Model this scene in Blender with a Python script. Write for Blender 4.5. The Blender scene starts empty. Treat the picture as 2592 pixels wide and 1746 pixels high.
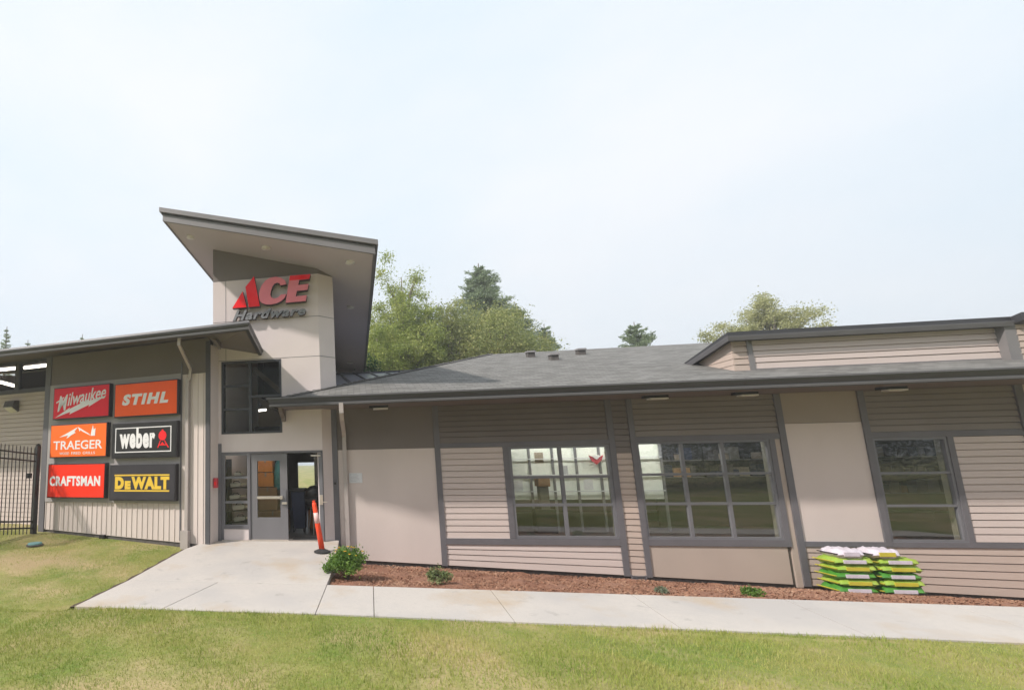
import bpy, bmesh, math, random
import numpy as np
from mathutils import Vector, Matrix

rad = math.radians
SC = bpy.context.scene
COL = SC.collection

# ------------------------------------------------------------------ camera
PW, PH = 2592.0, 1746.0
F_PX, PX, PY = 1200.0, 709.0, 998.0
YAW, PITCH, ROLL = rad(-9.41), rad(8.08), rad(-1.08)
CAMZ = 2.0
_cy, _sy, _cp, _sp = math.cos(YAW), math.sin(YAW), math.cos(PITCH), math.sin(PITCH)
FWD = Vector((_sy * _cp, _cy * _cp, _sp))
_r = Vector((_cy, -_sy, 0)); _u = _r.cross(FWD)
RIGHT = math.cos(ROLL) * _r + math.sin(ROLL) * _u
UP = -math.sin(ROLL) * _r + math.cos(ROLL) * _u
CAMLOC = Vector((0, 0, CAMZ))
cam_d = bpy.data.cameras.new('camera'); cam = bpy.data.objects.new('camera', cam_d); COL.objects.link(cam)
m3 = Matrix((RIGHT, UP, -FWD)).transposed()
cam.matrix_world = Matrix.Translation(CAMLOC) @ m3.to_4x4()
cam_d.sensor_fit = 'HORIZONTAL'; cam_d.sensor_width = 36.0
cam_d.lens = F_PX / PW * 36.0
cam_d.shift_x = (PW / 2 - PX) / PW
cam_d.shift_y = (PY - PH / 2) / PW
cam_d.clip_start = 0.1; cam_d.clip_end = 3000
SC.camera = cam

# ------------------------------------------------------------------ light
SUN_DIR = Vector((-0.93, -0.555, 1.0)).normalized()      # towards the sun
ELEV = math.asin(SUN_DIR.z)
w = bpy.data.worlds.new('World'); SC.world = w; w.use_nodes = True
nt = w.node_tree; nt.nodes.clear()
out = nt.nodes.new('ShaderNodeOutputWorld'); bg = nt.nodes.new('ShaderNodeBackground')
sky = nt.nodes.new('ShaderNodeTexSky'); sky.sky_type = 'NISHITA'; sky.sun_disc = False
sky.sun_elevation = ELEV; sky.sun_rotation = math.atan2(SUN_DIR.x, SUN_DIR.y)
sky.air_density = 1.0; sky.dust_density = 4.0; sky.ozone_density = 1.0
# thin bright high cloud over the blue, by real direction
tc = nt.nodes.new('ShaderNodeTexCoord'); mp = nt.nodes.new('ShaderNodeMapping'); mp.inputs['Scale'].default_value = (1.0, 1.0, 2.2)
nz = nt.nodes.new('ShaderNodeTexNoise'); nz.inputs['Scale'].default_value = 1.5; nz.inputs['Detail'].default_value = 5.0; nz.inputs['Roughness'].default_value = 0.5
cr = nt.nodes.new('ShaderNodeValToRGB')
cr.color_ramp.elements[0].position = 0.34; cr.color_ramp.elements[0].color = (5.25, 6.0, 6.6, 1)
cr.color_ramp.elements[1].position = 0.66; cr.color_ramp.elements[1].color = (6.25, 6.45, 6.7, 1)
mx = nt.nodes.new('ShaderNodeMixRGB'); mx.inputs[0].default_value = 0.93
bg.inputs['Strength'].default_value = 0.1
L = nt.links.new
L(tc.outputs['Generated'], mp.inputs[0]); L(mp.outputs[0], nz.inputs['Vector']); L(nz.outputs[0], cr.inputs[0])
sep = nt.nodes.new('ShaderNodeSeparateXYZ'); L(tc.outputs['Generated'], sep.inputs[0])
hr = nt.nodes.new('ShaderNodeValToRGB'); hr.color_ramp.elements[0].position = 0.0; hr.color_ramp.elements[0].color = (0.86, 0.88, 0.90, 1); hr.color_ramp.elements[1].position = 0.45; hr.color_ramp.elements[1].color = (1, 1, 1, 1)
ml = nt.nodes.new('ShaderNodeMixRGB'); ml.blend_type = 'MULTIPLY'; ml.inputs[0].default_value = 1.0
L(sep.outputs[2], hr.inputs[0]); L(cr.outputs[0], ml.inputs[1]); L(hr.outputs[0], ml.inputs[2])
L(sky.outputs[0], mx.inputs[1]); L(ml.outputs[0], mx.inputs[2]); L(mx.outputs[0], bg.inputs['Color']); L(bg.outputs[0], out.inputs[0])
sd = bpy.data.lights.new('sun', 'SUN'); sd.energy = 2.75; sd.angle = rad(2.2); sd.color = (1.0, 0.92, 0.85)
sun = bpy.data.objects.new('sun', sd); COL.objects.link(sun)
sun.rotation_euler = SUN_DIR.to_track_quat('Z', 'Y').to_euler(); sun.location = (-20, -12, 30)
SC.view_settings.view_transform = 'Standard'; SC.view_settings.look = 'None'
SC.view_settings.exposure = 0.70; SC.view_settings.gamma = 1.0
SC.cycles.max_bounces = 8; SC.cycles.transparent_max_bounces = 16
try: SC.cycles.use_denoising = True
except Exception: pass

# ------------------------------------------------------------------ pixel -> place
def ray(x, y): return RIGHT * ((x - PX) / F_PX) - UP * ((y - PY) / F_PX) + FWD
def atY(x, y, Y):
    d = ray(x, y); return CAMLOC + d * (Y / d.y)
def atZ(x, y, Z):
    d = ray(x, y); return CAMLOC + d * ((Z - CAMZ) / d.z)

# ------------------------------------------------------------------ materials
def _nodes(name):
    m = bpy.data.materials.new(name); m.use_nodes = True
    nt = m.node_tree; b = nt.nodes['Principled BSDF']; return m, nt, b
def mat(name, col, rough=0.6, var=0.08, scale=3.0, bump=0.0, bscale=60.0, metal=0.0, stretch=(1, 1, 1), col2=None, coat=0.0, spec=0.5):
    """paint-like procedural material: base colour with low-contrast noise, optional second tone and bump"""
    m, nt, b = _nodes(name); N = nt.nodes.new; L = nt.links.new
    tc = N('ShaderNodeTexCoord'); mp = N('ShaderNodeMapping'); mp.inputs['Scale'].default_value = stretch
    L(tc.outputs['Object'], mp.inputs[0])
    n1 = N('ShaderNodeTexNoise'); n1.inputs['Scale'].default_value = scale; n1.inputs['Detail'].default_value = 6
    L(mp.outputs[0], n1.inputs['Vector'])
    r = N('ShaderNodeValToRGB'); r.color_ramp.elements[0].position = 0.3; r.color_ramp.elements[1].position = 0.7
    c2 = col2 if col2 else tuple(min(1, c * (1 + var)) for c in col)
    c1 = col if col2 else tuple(c * (1 - var) for c in col)
    r.color_ramp.elements[0].color = (*c1, 1); r.color_ramp.elements[1].color = (*c2, 1)
    L(n1.outputs[0], r.inputs[0]); L(r.outputs[0], b.inputs['Base Color'])
    b.inputs['Roughness'].default_value = rough; b.inputs['Metallic'].default_value = metal
    b.inputs['Coat Weight'].default_value = coat; b.inputs['Specular IOR Level'].default_value = spec
    if bump:
        n2 = N('ShaderNodeTexNoise'); n2.inputs['Scale'].default_value = bscale; n2.inputs['Detail'].default_value = 4
        L(mp.outputs[0], n2.inputs['Vector'])
        bp = N('ShaderNodeBump'); bp.inputs['Strength'].default_value = bump; bp.inputs['Distance'].default_value = 0.01
        L(n2.outputs[0], bp.inputs['Height']); L(bp.outputs[0], b.inputs['Normal'])
    return m
def glass_mat(name, tint, ior, refl=1.0):
    m = bpy.data.materials.new(name); m.use_nodes = True; nt = m.node_tree; nt.nodes.clear(); N = nt.nodes.new; L = nt.links.new
    o = N('ShaderNodeOutputMaterial'); t = N('ShaderNodeBsdfTransparent'); t.inputs[0].default_value = (*tint, 1)
    g = N('ShaderNodeBsdfGlossy'); g.inputs['Roughness'].default_value = 0.015; g.inputs[0].default_value = (refl, refl, refl, 1)
    fr = N('ShaderNodeFresnel'); ge = N('ShaderNodeNewGeometry'); mi = N('ShaderNodeMix'); mi.data_type = 'FLOAT'   # a thin sheet: the same mirror from both sides
    mi.inputs[2].default_value = ior; mi.inputs[3].default_value = 1 / ior; L(ge.outputs['Backfacing'], mi.inputs[0]); L(mi.outputs[0], fr.inputs[0])
    nz = N('ShaderNodeTexNoise'); nz.inputs['Scale'].default_value = 1.3
    tc = N('ShaderNodeTexCoord'); L(tc.outputs['Object'], nz.inputs['Vector'])
    bp = N('ShaderNodeBump'); bp.inputs['Strength'].default_value = 0.03; bp.inputs['Distance'].default_value = 0.02
    L(nz.outputs[0], bp.inputs['Height']); L(bp.outputs[0], g.inputs['Normal'])
    mx = N('ShaderNodeMixShader'); L(fr.outputs[0], mx.inputs[0]); L(t.outputs[0], mx.inputs[1]); L(g.outputs[0], mx.inputs[2]); L(mx.outputs[0], o.inputs[0])
    return m
def emit(name, col, s):
    m, nt, b = _nodes(name); b.inputs['Base Color'].default_value = (*col, 1)
    b.inputs['Emission Color'].default_value = (*col, 1); b.inputs['Emission Strength'].default_value = s; return m
def leaf_mat(name, c1, c2, c3, rough=0.6, trans=0.42):
    """leaves: one tone per leaf, light and dark clumps by place, some light let through"""
    m, nt, b = _nodes(name); N = nt.nodes.new; L = nt.links.new
    g = N('ShaderNodeNewGeometry'); r = N('ShaderNodeValToRGB')
    r.color_ramp.elements[0].color = (*c1, 1); r.color_ramp.elements[1].color = (*c3, 1)
    e = r.color_ramp.elements.new(0.5); e.color = (*c2, 1)
    tc = N('ShaderNodeTexCoord'); n1 = N('ShaderNodeTexNoise'); n1.inputs['Scale'].default_value = 0.85; n1.inputs['Detail'].default_value = 3
    L(tc.outputs['Object'], n1.inputs['Vector'])
    ad = N('ShaderNodeMath'); ad.operation = 'MULTIPLY_ADD'; ad.inputs[1].default_value = 0.45; ad.inputs[2].default_value = -0.50
    L(g.outputs['Random Per Island'], ad.inputs[0])
    a2 = N('ShaderNodeMath'); a2.operation = 'ADD'; m2 = N('ShaderNodeMath'); m2.operation = 'MULTIPLY'; m2.inputs[1].default_value = 1.55
    L(n1.outputs[0], m2.inputs[0]); L(ad.outputs[0], a2.inputs[0]); L(m2.outputs[0], a2.inputs[1]); L(a2.outputs[0], r.inputs[0])
    L(r.outputs[0], b.inputs['Base Color']); b.inputs['Roughness'].default_value = rough
    t = N('ShaderNodeBsdfTranslucent'); L(r.outputs[0], t.inputs[0])
    mx = N('ShaderNodeMixShader'); mx.inputs[0].default_value = trans
    o = nt.nodes['Material Output']; L(b.outputs[0], mx.inputs[1]); L(t.outputs[0], mx.inputs[2]); L(mx.outputs[0], o.inputs[0])
    return m

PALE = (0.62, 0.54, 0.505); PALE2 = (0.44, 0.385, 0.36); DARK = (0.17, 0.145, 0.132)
M = {}
M['wall'] = mat('wall_paint', PALE, 0.75, 0.055, 0.9, 0.2, 90, stretch=(1, 1, 0.45))
M['tower'] = mat('tower_paint', (0.65, 0.575, 0.565), 0.75, 0.05, 1.0, 0.12, 120)
M['siding'] = mat('siding_paint', (0.575, 0.49, 0.455), 0.7, 0.05, 2.0, 0.2, 40, stretch=(0.3, 1, 4))
M['siding_warm'] = mat('siding_warm_paint', (0.49, 0.395, 0.34), 0.7, 0.05, 2.0, 0.2, 40, stretch=(0.3, 1, 4))
M['upper'] = mat('upper_dark_tone', DARK, 0.75, 0.06, 1.2, 0.15, 80)  # upper wall bands get a darker base colour than the walls below
M['upper_mid'] = mat('upper_olive_tone', (0.23, 0.20, 0.178), 0.75, 0.06, 1.2, 0.15, 80)
M['beige'] = mat('beige_panel_paint', (0.45, 0.375, 0.32), 0.75, 0.04, 1.5, 0.15, 100)
M['trim'] = mat('grey_trim_paint', (0.135, 0.13, 0.142), 0.6, 0.07, 3, 0.1, 60)
M['trim_dark'] = mat('dark_trim_paint', (0.07, 0.069, 0.076), 0.6, 0.07, 3, 0.1, 60)
M['frame'] = mat('window_frame_metal', (0.16, 0.16, 0.175), 0.4, 0.05, 4)
M['frame_dark'] = mat('dark_frame_metal', (0.05, 0.052, 0.06), 0.4, 0.05, 4)
M['gutter'] = mat('gutter_metal', (0.042, 0.042, 0.047), 0.42, 0.1, 2, stretch=(0.4, 1, 1))
M['gutter_edge'] = mat('gutter_lip_metal', (0.115, 0.112, 0.12), 0.4, 0.08, 2)
M['tower_fascia'] = mat('tower_fascia_metal', (0.165, 0.157, 0.16), 0.45, 0.08, 2, stretch=(0.4, 1, 1))
M['fascia_mid'] = mat('fascia_band', (0.20, 0.19, 0.19), 0.5, 0.06, 2)
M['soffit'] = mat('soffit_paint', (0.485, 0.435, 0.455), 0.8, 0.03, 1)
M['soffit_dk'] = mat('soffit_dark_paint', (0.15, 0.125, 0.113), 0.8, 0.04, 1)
M['downspout'] = mat('downspout_metal', (0.40, 0.355, 0.335), 0.5, 0.05, 4)
M['foundation'] = mat('foundation_concrete', (0.10, 0.09, 0.085), 0.9, 0.2, 8, 0.4, 40)
M['black'] = mat('black_metal', (0.014, 0.013, 0.013), 0.45, 0.2, 5)
M['rubber'] = mat('black_rubber', (0.03, 0.03, 0.032), 0.8, 0.2, 10)
M['dark_in'] = mat('dark_interior', (0.035, 0.031, 0.025), 0.9, 0.15, 1)
M['grey_in'] = mat('grey_interior', (0.17, 0.16, 0.135), 0.9, 0.1, 1)
M['tan_in'] = mat('tan_interior', (0.30, 0.25, 0.19), 0.9, 0.1, 1)
M['floor_in'] = mat('shop_floor', (0.07, 0.062, 0.055), 0.4, 0.15, 2)
M['white'] = mat('white_board', (0.80, 0.84, 0.79), 0.7, 0.03, 2)
M['tube'] = emit('lamp_tube', (1.0, 0.95, 0.86), 3.2)
M['fill_tube_shop'] = emit('shop_fill_tube', (1.0, 0.98, 0.92), 60.0)  # for unseen tubes added to brighten the boards behind the shop windows
M['fill_tube_hall'] = emit('hall_fill_tube', (1.0, 0.95, 0.86), 13.0)  # for unseen tubes added to light the stock inside the entrance
M['lens'] = mat('lamp_lens', (0.66, 0.63, 0.60), 0.3, 0.02, 4)
M['glass'] = glass_mat('window_glass', (0.88, 0.90, 0.87), 2.0)
M['glass_dark'] = glass_mat('tinted_glass', (0.76, 0.75, 0.70), 1.5)
M['red_led'] = mat('red_acrylic', (0.86, 0.012, 0.018), 0.4, 0.04, 2, spec=0.2)
M['glare_pink'] = mat('red_acrylic_with_glare', (0.76, 0.22, 0.26), 0.3, 0.06, 2, spec=0.2)  # red letters with sky glare painted into the base colour
M['letter_side'] = mat('letter_return', (0.03, 0.012, 0.012), 0.4, 0.1, 2)
M['letter_grey'] = mat('grey_letter', (0.20, 0.205, 0.215), 0.4, 0.06, 3)
M['sign_red'] = mat('sign_red_face', (0.78, 0.014, 0.03), 0.45, 0.03, 2, spec=0.2)
M['sign_orange'] = mat('sign_deep_orange_face', (0.95, 0.115, 0.012), 0.45, 0.03, 2, spec=0.2)
M['sign_amber'] = mat('sign_orange_face', (0.95, 0.165, 0.02), 0.45, 0.03, 2, spec=0.2)
M['sign_scarlet'] = mat('sign_scarlet_face', (0.90, 0.038, 0.012), 0.45, 0.03, 2, spec=0.2)
M['sign_black'] = mat('sign_black_face', (0.026, 0.026, 0.026), 0.45, 0.1, 2, spec=0.2)
M['sign_char'] = mat('sign_charcoal_face', (0.045, 0.042, 0.048), 0.45, 0.1, 2, spec=0.2)
M['sign_white'] = mat('sign_white_letter', (0.80, 0.79, 0.80), 0.5, 0.03, 6, spec=0.2)
M['sign_yellow'] = mat('sign_yellow_letter', (0.78, 0.52, 0.06), 0.45, 0.03, 4, spec=0.2)
M['sign_redmark'] = mat('sign_red_mark', (0.85, 0.02, 0.025), 0.45, 0.03, 4, spec=0.2)
M['cabinet'] = mat('sign_cabinet_metal', (0.018, 0.015, 0.018), 0.4, 0.1, 5)
M['cone'] = mat('orange_plastic', (0.92, 0.075, 0.02), 0.5, 0.06, 6)
M['cone_w'] = mat('reflective_band', (0.78, 0.50, 0.47), 0.4, 0.05, 20)
M['paper'] = mat('notice_paper', (0.66, 0.67, 0.69), 0.7, 0.03, 8)
M['ink'] = mat('notice_ink', (0.44, 0.45, 0.48), 0.8, 0.1, 8)
M['alarm'] = mat('alarm_red', (0.50, 0.04, 0.06), 0.4, 0.05, 8)
M['steel'] = mat('brushed_steel', (0.62, 0.56, 0.50), 0.3, 0.06, 10, metal=0.6)
M['door'] = mat('door_paint', (0.17, 0.165, 0.175), 0.45, 0.05, 2)
M['teal'] = mat('teal_lid_plastic', (0.16, 0.33, 0.33), 0.6, 0.1, 8)
M['carton'] = mat('brown_carton', (0.34, 0.20, 0.10), 0.85, 0.12, 4)
M['orange_box'] = mat('orange_carton', (0.62, 0.22, 0.03), 0.7, 0.08, 4)
M['tealbag'] = mat('teal_bag', (0.03, 0.22, 0.24), 0.6, 0.2, 4)
M['bluebin'] = mat('navy_plastic', (0.02, 0.03, 0.07), 0.5, 0.2, 4)
M['paleplastic'] = mat('pale_tool_plastic', (0.55, 0.54, 0.50), 0.5, 0.08, 6)
M['metal_roof'] = mat('metal_roof_sheet', (0.27, 0.29, 0.34), 0.3, 0.1, 1.5, metal=0.3)
M['bark'] = mat('tree_bark', (0.20, 0.17, 0.14), 0.9, 0.3, 6, 0.6, 15, stretch=(1, 1, 0.25))
M['stem'] = mat('shrub_stem', (0.10, 0.07, 0.04), 0.9, 0.2, 8)
M['leaf_yel'] = leaf_mat('yellow_green_leaf', (0.14, 0.20, 0.035), (0.32, 0.385, 0.085), (0.52, 0.52, 0.18))
M['leaf_olive'] = leaf_mat('olive_leaf', (0.13, 0.18, 0.045), (0.31, 0.35, 0.11), (0.54, 0.49, 0.20))
M['leaf_pale'] = leaf_mat('pale_leaf', (0.27, 0.285, 0.12), (0.42, 0.43, 0.20), (0.56, 0.54, 0.30))
M['leaf_dark'] = leaf_mat('dark_green_leaf', (0.012, 0.05, 0.010), (0.025, 0.085, 0.018), (0.05, 0.13, 0.03))
M['needle'] = leaf_mat('conifer_needle', (0.15, 0.20, 0.115), (0.25, 0.32, 0.185), (0.38, 0.44, 0.28))
M['shrub'] = leaf_mat('shrub_leaf', (0.06, 0.14, 0.02), (0.14, 0.26, 0.04), (0.30, 0.42, 0.09))
M['shrub2'] = leaf_mat('small_shrub_leaf', (0.10, 0.15, 0.055), (0.20, 0.25, 0.10), (0.36, 0.36, 0.18))
M['bluish'] = leaf_mat('bluish_leaf', (0.14, 0.19, 0.13), (0.25, 0.30, 0.20), (0.36, 0.40, 0.27))
M['flower'] = mat('yellow_flower', (0.75, 0.42, 0.03), 0.6, 0.1, 8)
M['wood'] = leaf_mat('woodland_leaf', (0.02, 0.04, 0.008), (0.05, 0.085, 0.016), (0.11, 0.15, 0.03))

def mat_shingle():
    m, nt, b = _nodes('asphalt_shingle'); N = nt.nodes.new; L = nt.links.new
    tc = N('ShaderNodeTexCoord'); mp = N('ShaderNodeMapping'); L(tc.outputs['Object'], mp.inputs[0])
    br = N('ShaderNodeTexBrick'); br.inputs['Scale'].default_value = 1.0; br.offset = 0.5
    br.inputs['Brick Width'].default_value = 0.30; br.inputs['Row Height'].default_value = 0.14; br.inputs['Mortar Size'].default_value = 0.006
    br.inputs['Color1'].default_value = (0.125, 0.122, 0.114, 1); br.inputs['Color2'].default_value = (0.20, 0.196, 0.186, 1); br.inputs['Mortar'].default_value = (0.05, 0.05, 0.048, 1)
    br.inputs['Bias'].default_value = 0.0
    L(mp.outputs[0], br.inputs['Vector'])
    n1 = N('ShaderNodeTexNoise'); n1.inputs['Scale'].default_value = 0.9; n1.inputs['Detail'].default_value = 7; L(mp.outputs[0], n1.inputs['Vector'])
    r = N('ShaderNodeValToRGB'); r.color_ramp.elements[0].position = 0.3; r.color_ramp.elements[1].position = 0.7
    r.color_ramp.elements[0].color = (0.95, 0.95, 0.945, 1); r.color_ramp.elements[1].color = (1.05, 1.05, 1.045, 1); L(n1.outputs[0], r.inputs[0])
    mx = N('ShaderNodeMixRGB'); mx.blend_type = 'MULTIPLY'; mx.inputs[0].default_value = 1; L(br.outputs[0], mx.inputs[1]); L(r.outputs[0], mx.inputs[2])
    L(mx.outputs[0], b.inputs['Base Color']); b.inputs['Roughness'].default_value = 0.95
    bp = N('ShaderNodeBump'); bp.inputs['Strength'].default_value = 0.5; bp.inputs['Distance'].default_value = 0.01; L(br.outputs['Fac'], bp.inputs['Height']); bp.invert = True
    L(bp.outputs[0], b.inputs['Normal']); return m
M['shingle'] = mat_shingle()

def ground_mix(name, layers, rough=0.95, bump=0.3, bscale=30):
    """colours laid over each other by noise of several sizes: layers = (scale, lo, hi, colour)"""
    m, nt, b = _nodes(name); N = nt.nodes.new; L = nt.links.new
    tc = N('ShaderNodeTexCoord'); prev = None
    for i, (sc, lo, hi, c) in enumerate(layers):
        if prev is None:
            rgb = N('ShaderNodeRGB'); rgb.outputs[0].default_value = (*c, 1); prev = rgb.outputs[0]; continue
        mp = N('ShaderNodeMapping'); mp.inputs['Location'].default_value = (i * 7.3, i * 3.1, 0); L(tc.outputs['Object'], mp.inputs[0])
        n = N('ShaderNodeTexNoise'); n.inputs['Scale'].default_value = sc; n.inputs['Detail'].default_value = 6; n.inputs['Roughness'].default_value = 0.6; L(mp.outputs[0], n.inputs['Vector'])
        r = N('ShaderNodeValToRGB'); r.color_ramp.elements[0].position = lo; r.color_ramp.elements[1].position = hi; L(n.outputs[0], r.inputs[0])
        mx = N('ShaderNodeMixRGB'); L(r.outputs[0], mx.inputs[0]); L(prev, mx.inputs[1]); mx.inputs[2].default_value = (*c, 1); prev = mx.outputs[0]
    L(prev, b.inputs['Base Color']); b.inputs['Roughness'].default_value = rough
    n2 = N('ShaderNodeTexNoise'); n2.inputs['Scale'].default_value = bscale; n2.inputs['Detail'].default_value = 5; L(tc.outputs['Object'], n2.inputs['Vector'])
    bp = N('ShaderNodeBump'); bp.inputs['Strength'].default_value = bump; bp.inputs['Distance'].default_value = 0.02; L(n2.outputs[0], bp.inputs['Height']); L(bp.outputs[0], b.inputs['Normal'])
    return m
M['lawn'] = ground_mix('lawn_turf', [(0, 0, 0, (0.25, 0.25, 0.065)), (0.9, 0.42, 0.62, (0.16, 0.225, 0.035)), (0.6, 0.46, 0.62, (0.42, 0.335, 0.17)), (3.0, 0.52, 0.7, (0.30, 0.30, 0.09)), (24, 0.5, 0.75, (0.27, 0.23, 0.09))], 0.95, 0.8, 45)
def wear(m, cx, cy, sx, sy, col):
    nt = m.node_tree; b = nt.nodes['Principled BSDF']; N = nt.nodes.new; L = nt.links.new; old = b.inputs['Base Color'].links[0].from_socket
    tc = N('ShaderNodeTexCoord'); mp = N('ShaderNodeMapping'); mp.inputs['Location'].default_value = (-cx / sx, -cy / sy, 0); mp.inputs['Scale'].default_value = (1 / sx, 1 / sy, 0)
    ln = N('ShaderNodeVectorMath'); ln.operation = 'LENGTH'; nz = N('ShaderNodeTexNoise'); nz.inputs['Scale'].default_value = 1.6; nz.inputs['Detail'].default_value = 6
    ad = N('ShaderNodeMath'); ad.operation = 'MULTIPLY_ADD'; ad.inputs[1].default_value = 1.6; r = N('ShaderNodeValToRGB'); r.color_ramp.elements[0].position = 0.62; r.color_ramp.elements[0].color = (1, 1, 1, 1); r.color_ramp.elements[1].position = 1.0; r.color_ramp.elements[1].color = (0, 0, 0, 1)
    sc = N('ShaderNodeMath'); sc.operation = 'MULTIPLY'; sc.inputs[1].default_value = 0.58
    L(tc.outputs['Object'], mp.inputs[0]); L(mp.outputs[0], ln.inputs[0]); L(tc.outputs['Object'], nz.inputs['Vector']); L(nz.outputs[0], ad.inputs[0]); L(ln.outputs['Value'], ad.inputs[2]); L(ad.outputs[0], sc.inputs[0]); L(sc.outputs[0], r.inputs[0])
    mx = N('ShaderNodeMixRGB'); L(r.outputs[0], mx.inputs[0]); L(old, mx.inputs[1]); mx.inputs[2].default_value = (*col, 1); L(mx.outputs[0], b.inputs['Base Color'])
wear(M['lawn'], -7.6, 10.1, 2.2, 0.95, (0.37, 0.285, 0.15))
M['concrete'] = ground_mix('pale_concrete', [(0, 0, 0, (0.52, 0.483, 0.445)), (0.55, 0.46, 0.62, (0.455, 0.43, 0.41)), (0.7, 0.54, 0.70, (0.46, 0.375, 0.285)), (2.6, 0.62, 0.72, (0.36, 0.335, 0.31)), (14, 0.5, 0.8, (0.46, 0.43, 0.40)), (90, 0.55, 0.8, (0.38, 0.36, 0.335))], 0.85, 0.12, 140)
M['mulch'] = ground_mix('bark_mulch', [(0, 0, 0, (0.27, 0.125, 0.075)), (1.2, 0.45, 0.65, (0.32, 0.17, 0.108)), (30, 0.45, 0.7, (0.19, 0.085, 0.056)), (70, 0.55, 0.75, (0.40, 0.25, 0.18))], 0.95, 0.6, 50)
M['chip'] = leaf_mat('bark_chip', (0.15, 0.064, 0.036), (0.28, 0.138, 0.082), (0.44, 0.28, 0.19), 0.9, 0.0)
def grass_mat():
    m = leaf_mat('grass_blade', (0.19, 0.30, 0.045), (0.36, 0.40, 0.09), (0.55, 0.47, 0.20), 0.7, 0.3); return m
M['grass'] = grass_mat()

# ------------------------------------------------------------------ mesh helpers
class MB:
    def __init__(s, T=None): s.v = []; s.f = []; s.T = T
    def add(s, vs, fs):
        k = len(s.v); s.v += [Vector(s.T(*p)) if s.T else Vector(p) for p in vs]; s.f += [tuple(i + k for i in f) for f in fs]; return s
    def quad(s, a, b, c, d): return s.add([a, b, c, d], [(0, 1, 2, 3)])
    def hexa(s, p): return s.add(p, [(0, 1, 2, 3), (4, 7, 6, 5), (0, 4, 5, 1), (1, 5, 6, 2), (2, 6, 7, 3), (3, 7, 4, 0)])
    def box(s, x0, x1, y0, y1, z0, z1):
        return s.hexa([(x0, y0, z0), (x1, y0, z0), (x1, y1, z0), (x0, y1, z0), (x0, y0, z1), (x1, y0, z1), (x1, y1, z1), (x0, y1, z1)])
    def prism(s, pts, d):
        """pts: ring of 3-D points, d: offset vector to the other face"""
        n = len(pts); d = Vector(d); a = [Vector(p) for p in pts]
        k = len(s.v); T = s.T; s.T = None
        if T: b = [Vector(T(*(p + d))) for p in a]; a = [Vector(T(*p)) for p in a]
        else: b = [p + d for p in a]
        s.add(a + b, [tuple(range(n)), tuple(range(2 * n - 1, n - 1, -1))] + [(i, n + i, n + (i + 1) % n, (i + 1) % n) for i in range(n)])
        s.T = T; return s
    def sweep(s, prof, path):
        """prof: (out, up) ring; path: list of (point, outward unit vector)"""
        n = len(prof); rows = []
        for p, o in path: rows.append([Vector(p) + Vector(o) * a + Vector((0, 0, b)) for a, b in prof])
        vs = [q for r in rows for q in r]; fs = []
        for i in range(len(rows) - 1):
            for j in range(n): fs.append((i * n + j, i * n + (j + 1) % n, (i + 1) * n + (j + 1) % n, (i + 1) * n + j))
        fs.append(tuple(range(n))); fs.append(tuple(range((len(rows) - 1) * n + n - 1, (len(rows) - 1) * n - 1, -1)))
        return s.add(vs, fs)
    def tube(s, pts, rs, n=8):
        pts = [Vector(p) for p in pts]; k = len(pts)
        if not hasattr(rs, '__len__'): rs = [rs] * k
        vs = []; fs = []; prev = None
        for i, p in enumerate(pts):
            d = (pts[min(i + 1, k - 1)] - pts[max(i - 1, 0)]).normalized()
            if prev is None: a = d.orthogonal().normalized()
            else: a = (prev - d * prev.dot(d)); a = a.normalized() if a.length > 1e-6 else d.orthogonal().normalized()
            prev = a; b = d.cross(a)
            vs += [p + (a * math.cos(2 * math.pi * j / n) + b * math.sin(2 * math.pi * j / n)) * rs[i] for j in range(n)]
        for i in range(k - 1):
            for j in range(n): fs.append((i * n + j, i * n + (j + 1) % n, (i + 1) * n + (j + 1) % n, (i + 1) * n + j))
        fs.append(tuple(range(n - 1, -1, -1))); fs.append(tuple(range((k - 1) * n, k * n)))
        return s.add(vs, fs)
    def lathe(s, c, prof, n=20):
        """prof: (radius, height) from bottom to top around the vertical through c"""
        vs = []; fs = []
        for r, h in prof: vs += [(c[0] + r * math.cos(2 * math.pi * j / n), c[1] + r * math.sin(2 * math.pi * j / n), c[2] + h) for j in range(n)]
        k = len(prof)
        for i in range(k - 1):
            for j in range(n): fs.append((i * n + j, i * n + (j + 1) % n, (i + 1) * n + (j + 1) % n, (i + 1) * n + j))
        fs.append(tuple(range(n - 1, -1, -1))); fs.append(tuple(range((k - 1) * n, k * n)))
        return s.add(vs, fs)
    def build(s, name, m, parent=None, bevel=0.0, smooth=False):
        return link(name, [tuple(v) for v in s.v], s.f, m, parent, bevel, smooth)

def worldloc(o):
    l = Vector((0, 0, 0))
    while o is not None: l += o.location; o = o.parent
    return l
def link(name, vs, fs, m, parent=None, bevel=0.0, smooth=False, recalc=True):
    """mesh given in world coordinates -> one object, in its parent's space"""
    off = worldloc(parent) if parent else Vector((0, 0, 0))
    me = bpy.data.meshes.new(name); me.from_pydata([(v[0] - off.x, v[1] - off.y, v[2] - off.z) for v in vs], [], fs)
    if recalc or bevel:
        bm = bmesh.new(); bm.from_mesh(me)
        if recalc: bmesh.ops.recalc_face_normals(bm, faces=bm.faces)
        if bevel: bmesh.ops.bevel(bm, geom=[e for e in bm.edges if e.is_manifold and e.calc_face_angle(0) > 0.5], offset=bevel, segments=2, affect='EDGES', profile=0.6)
        bm.to_mesh(me); bm.free()
    if smooth:
        for p in me.polygons: p.use_smooth = True
    me.materials.append(m); o = bpy.data.objects.new(name, me); COL.objects.link(o)
    if parent: o.parent = parent
    return o
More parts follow.
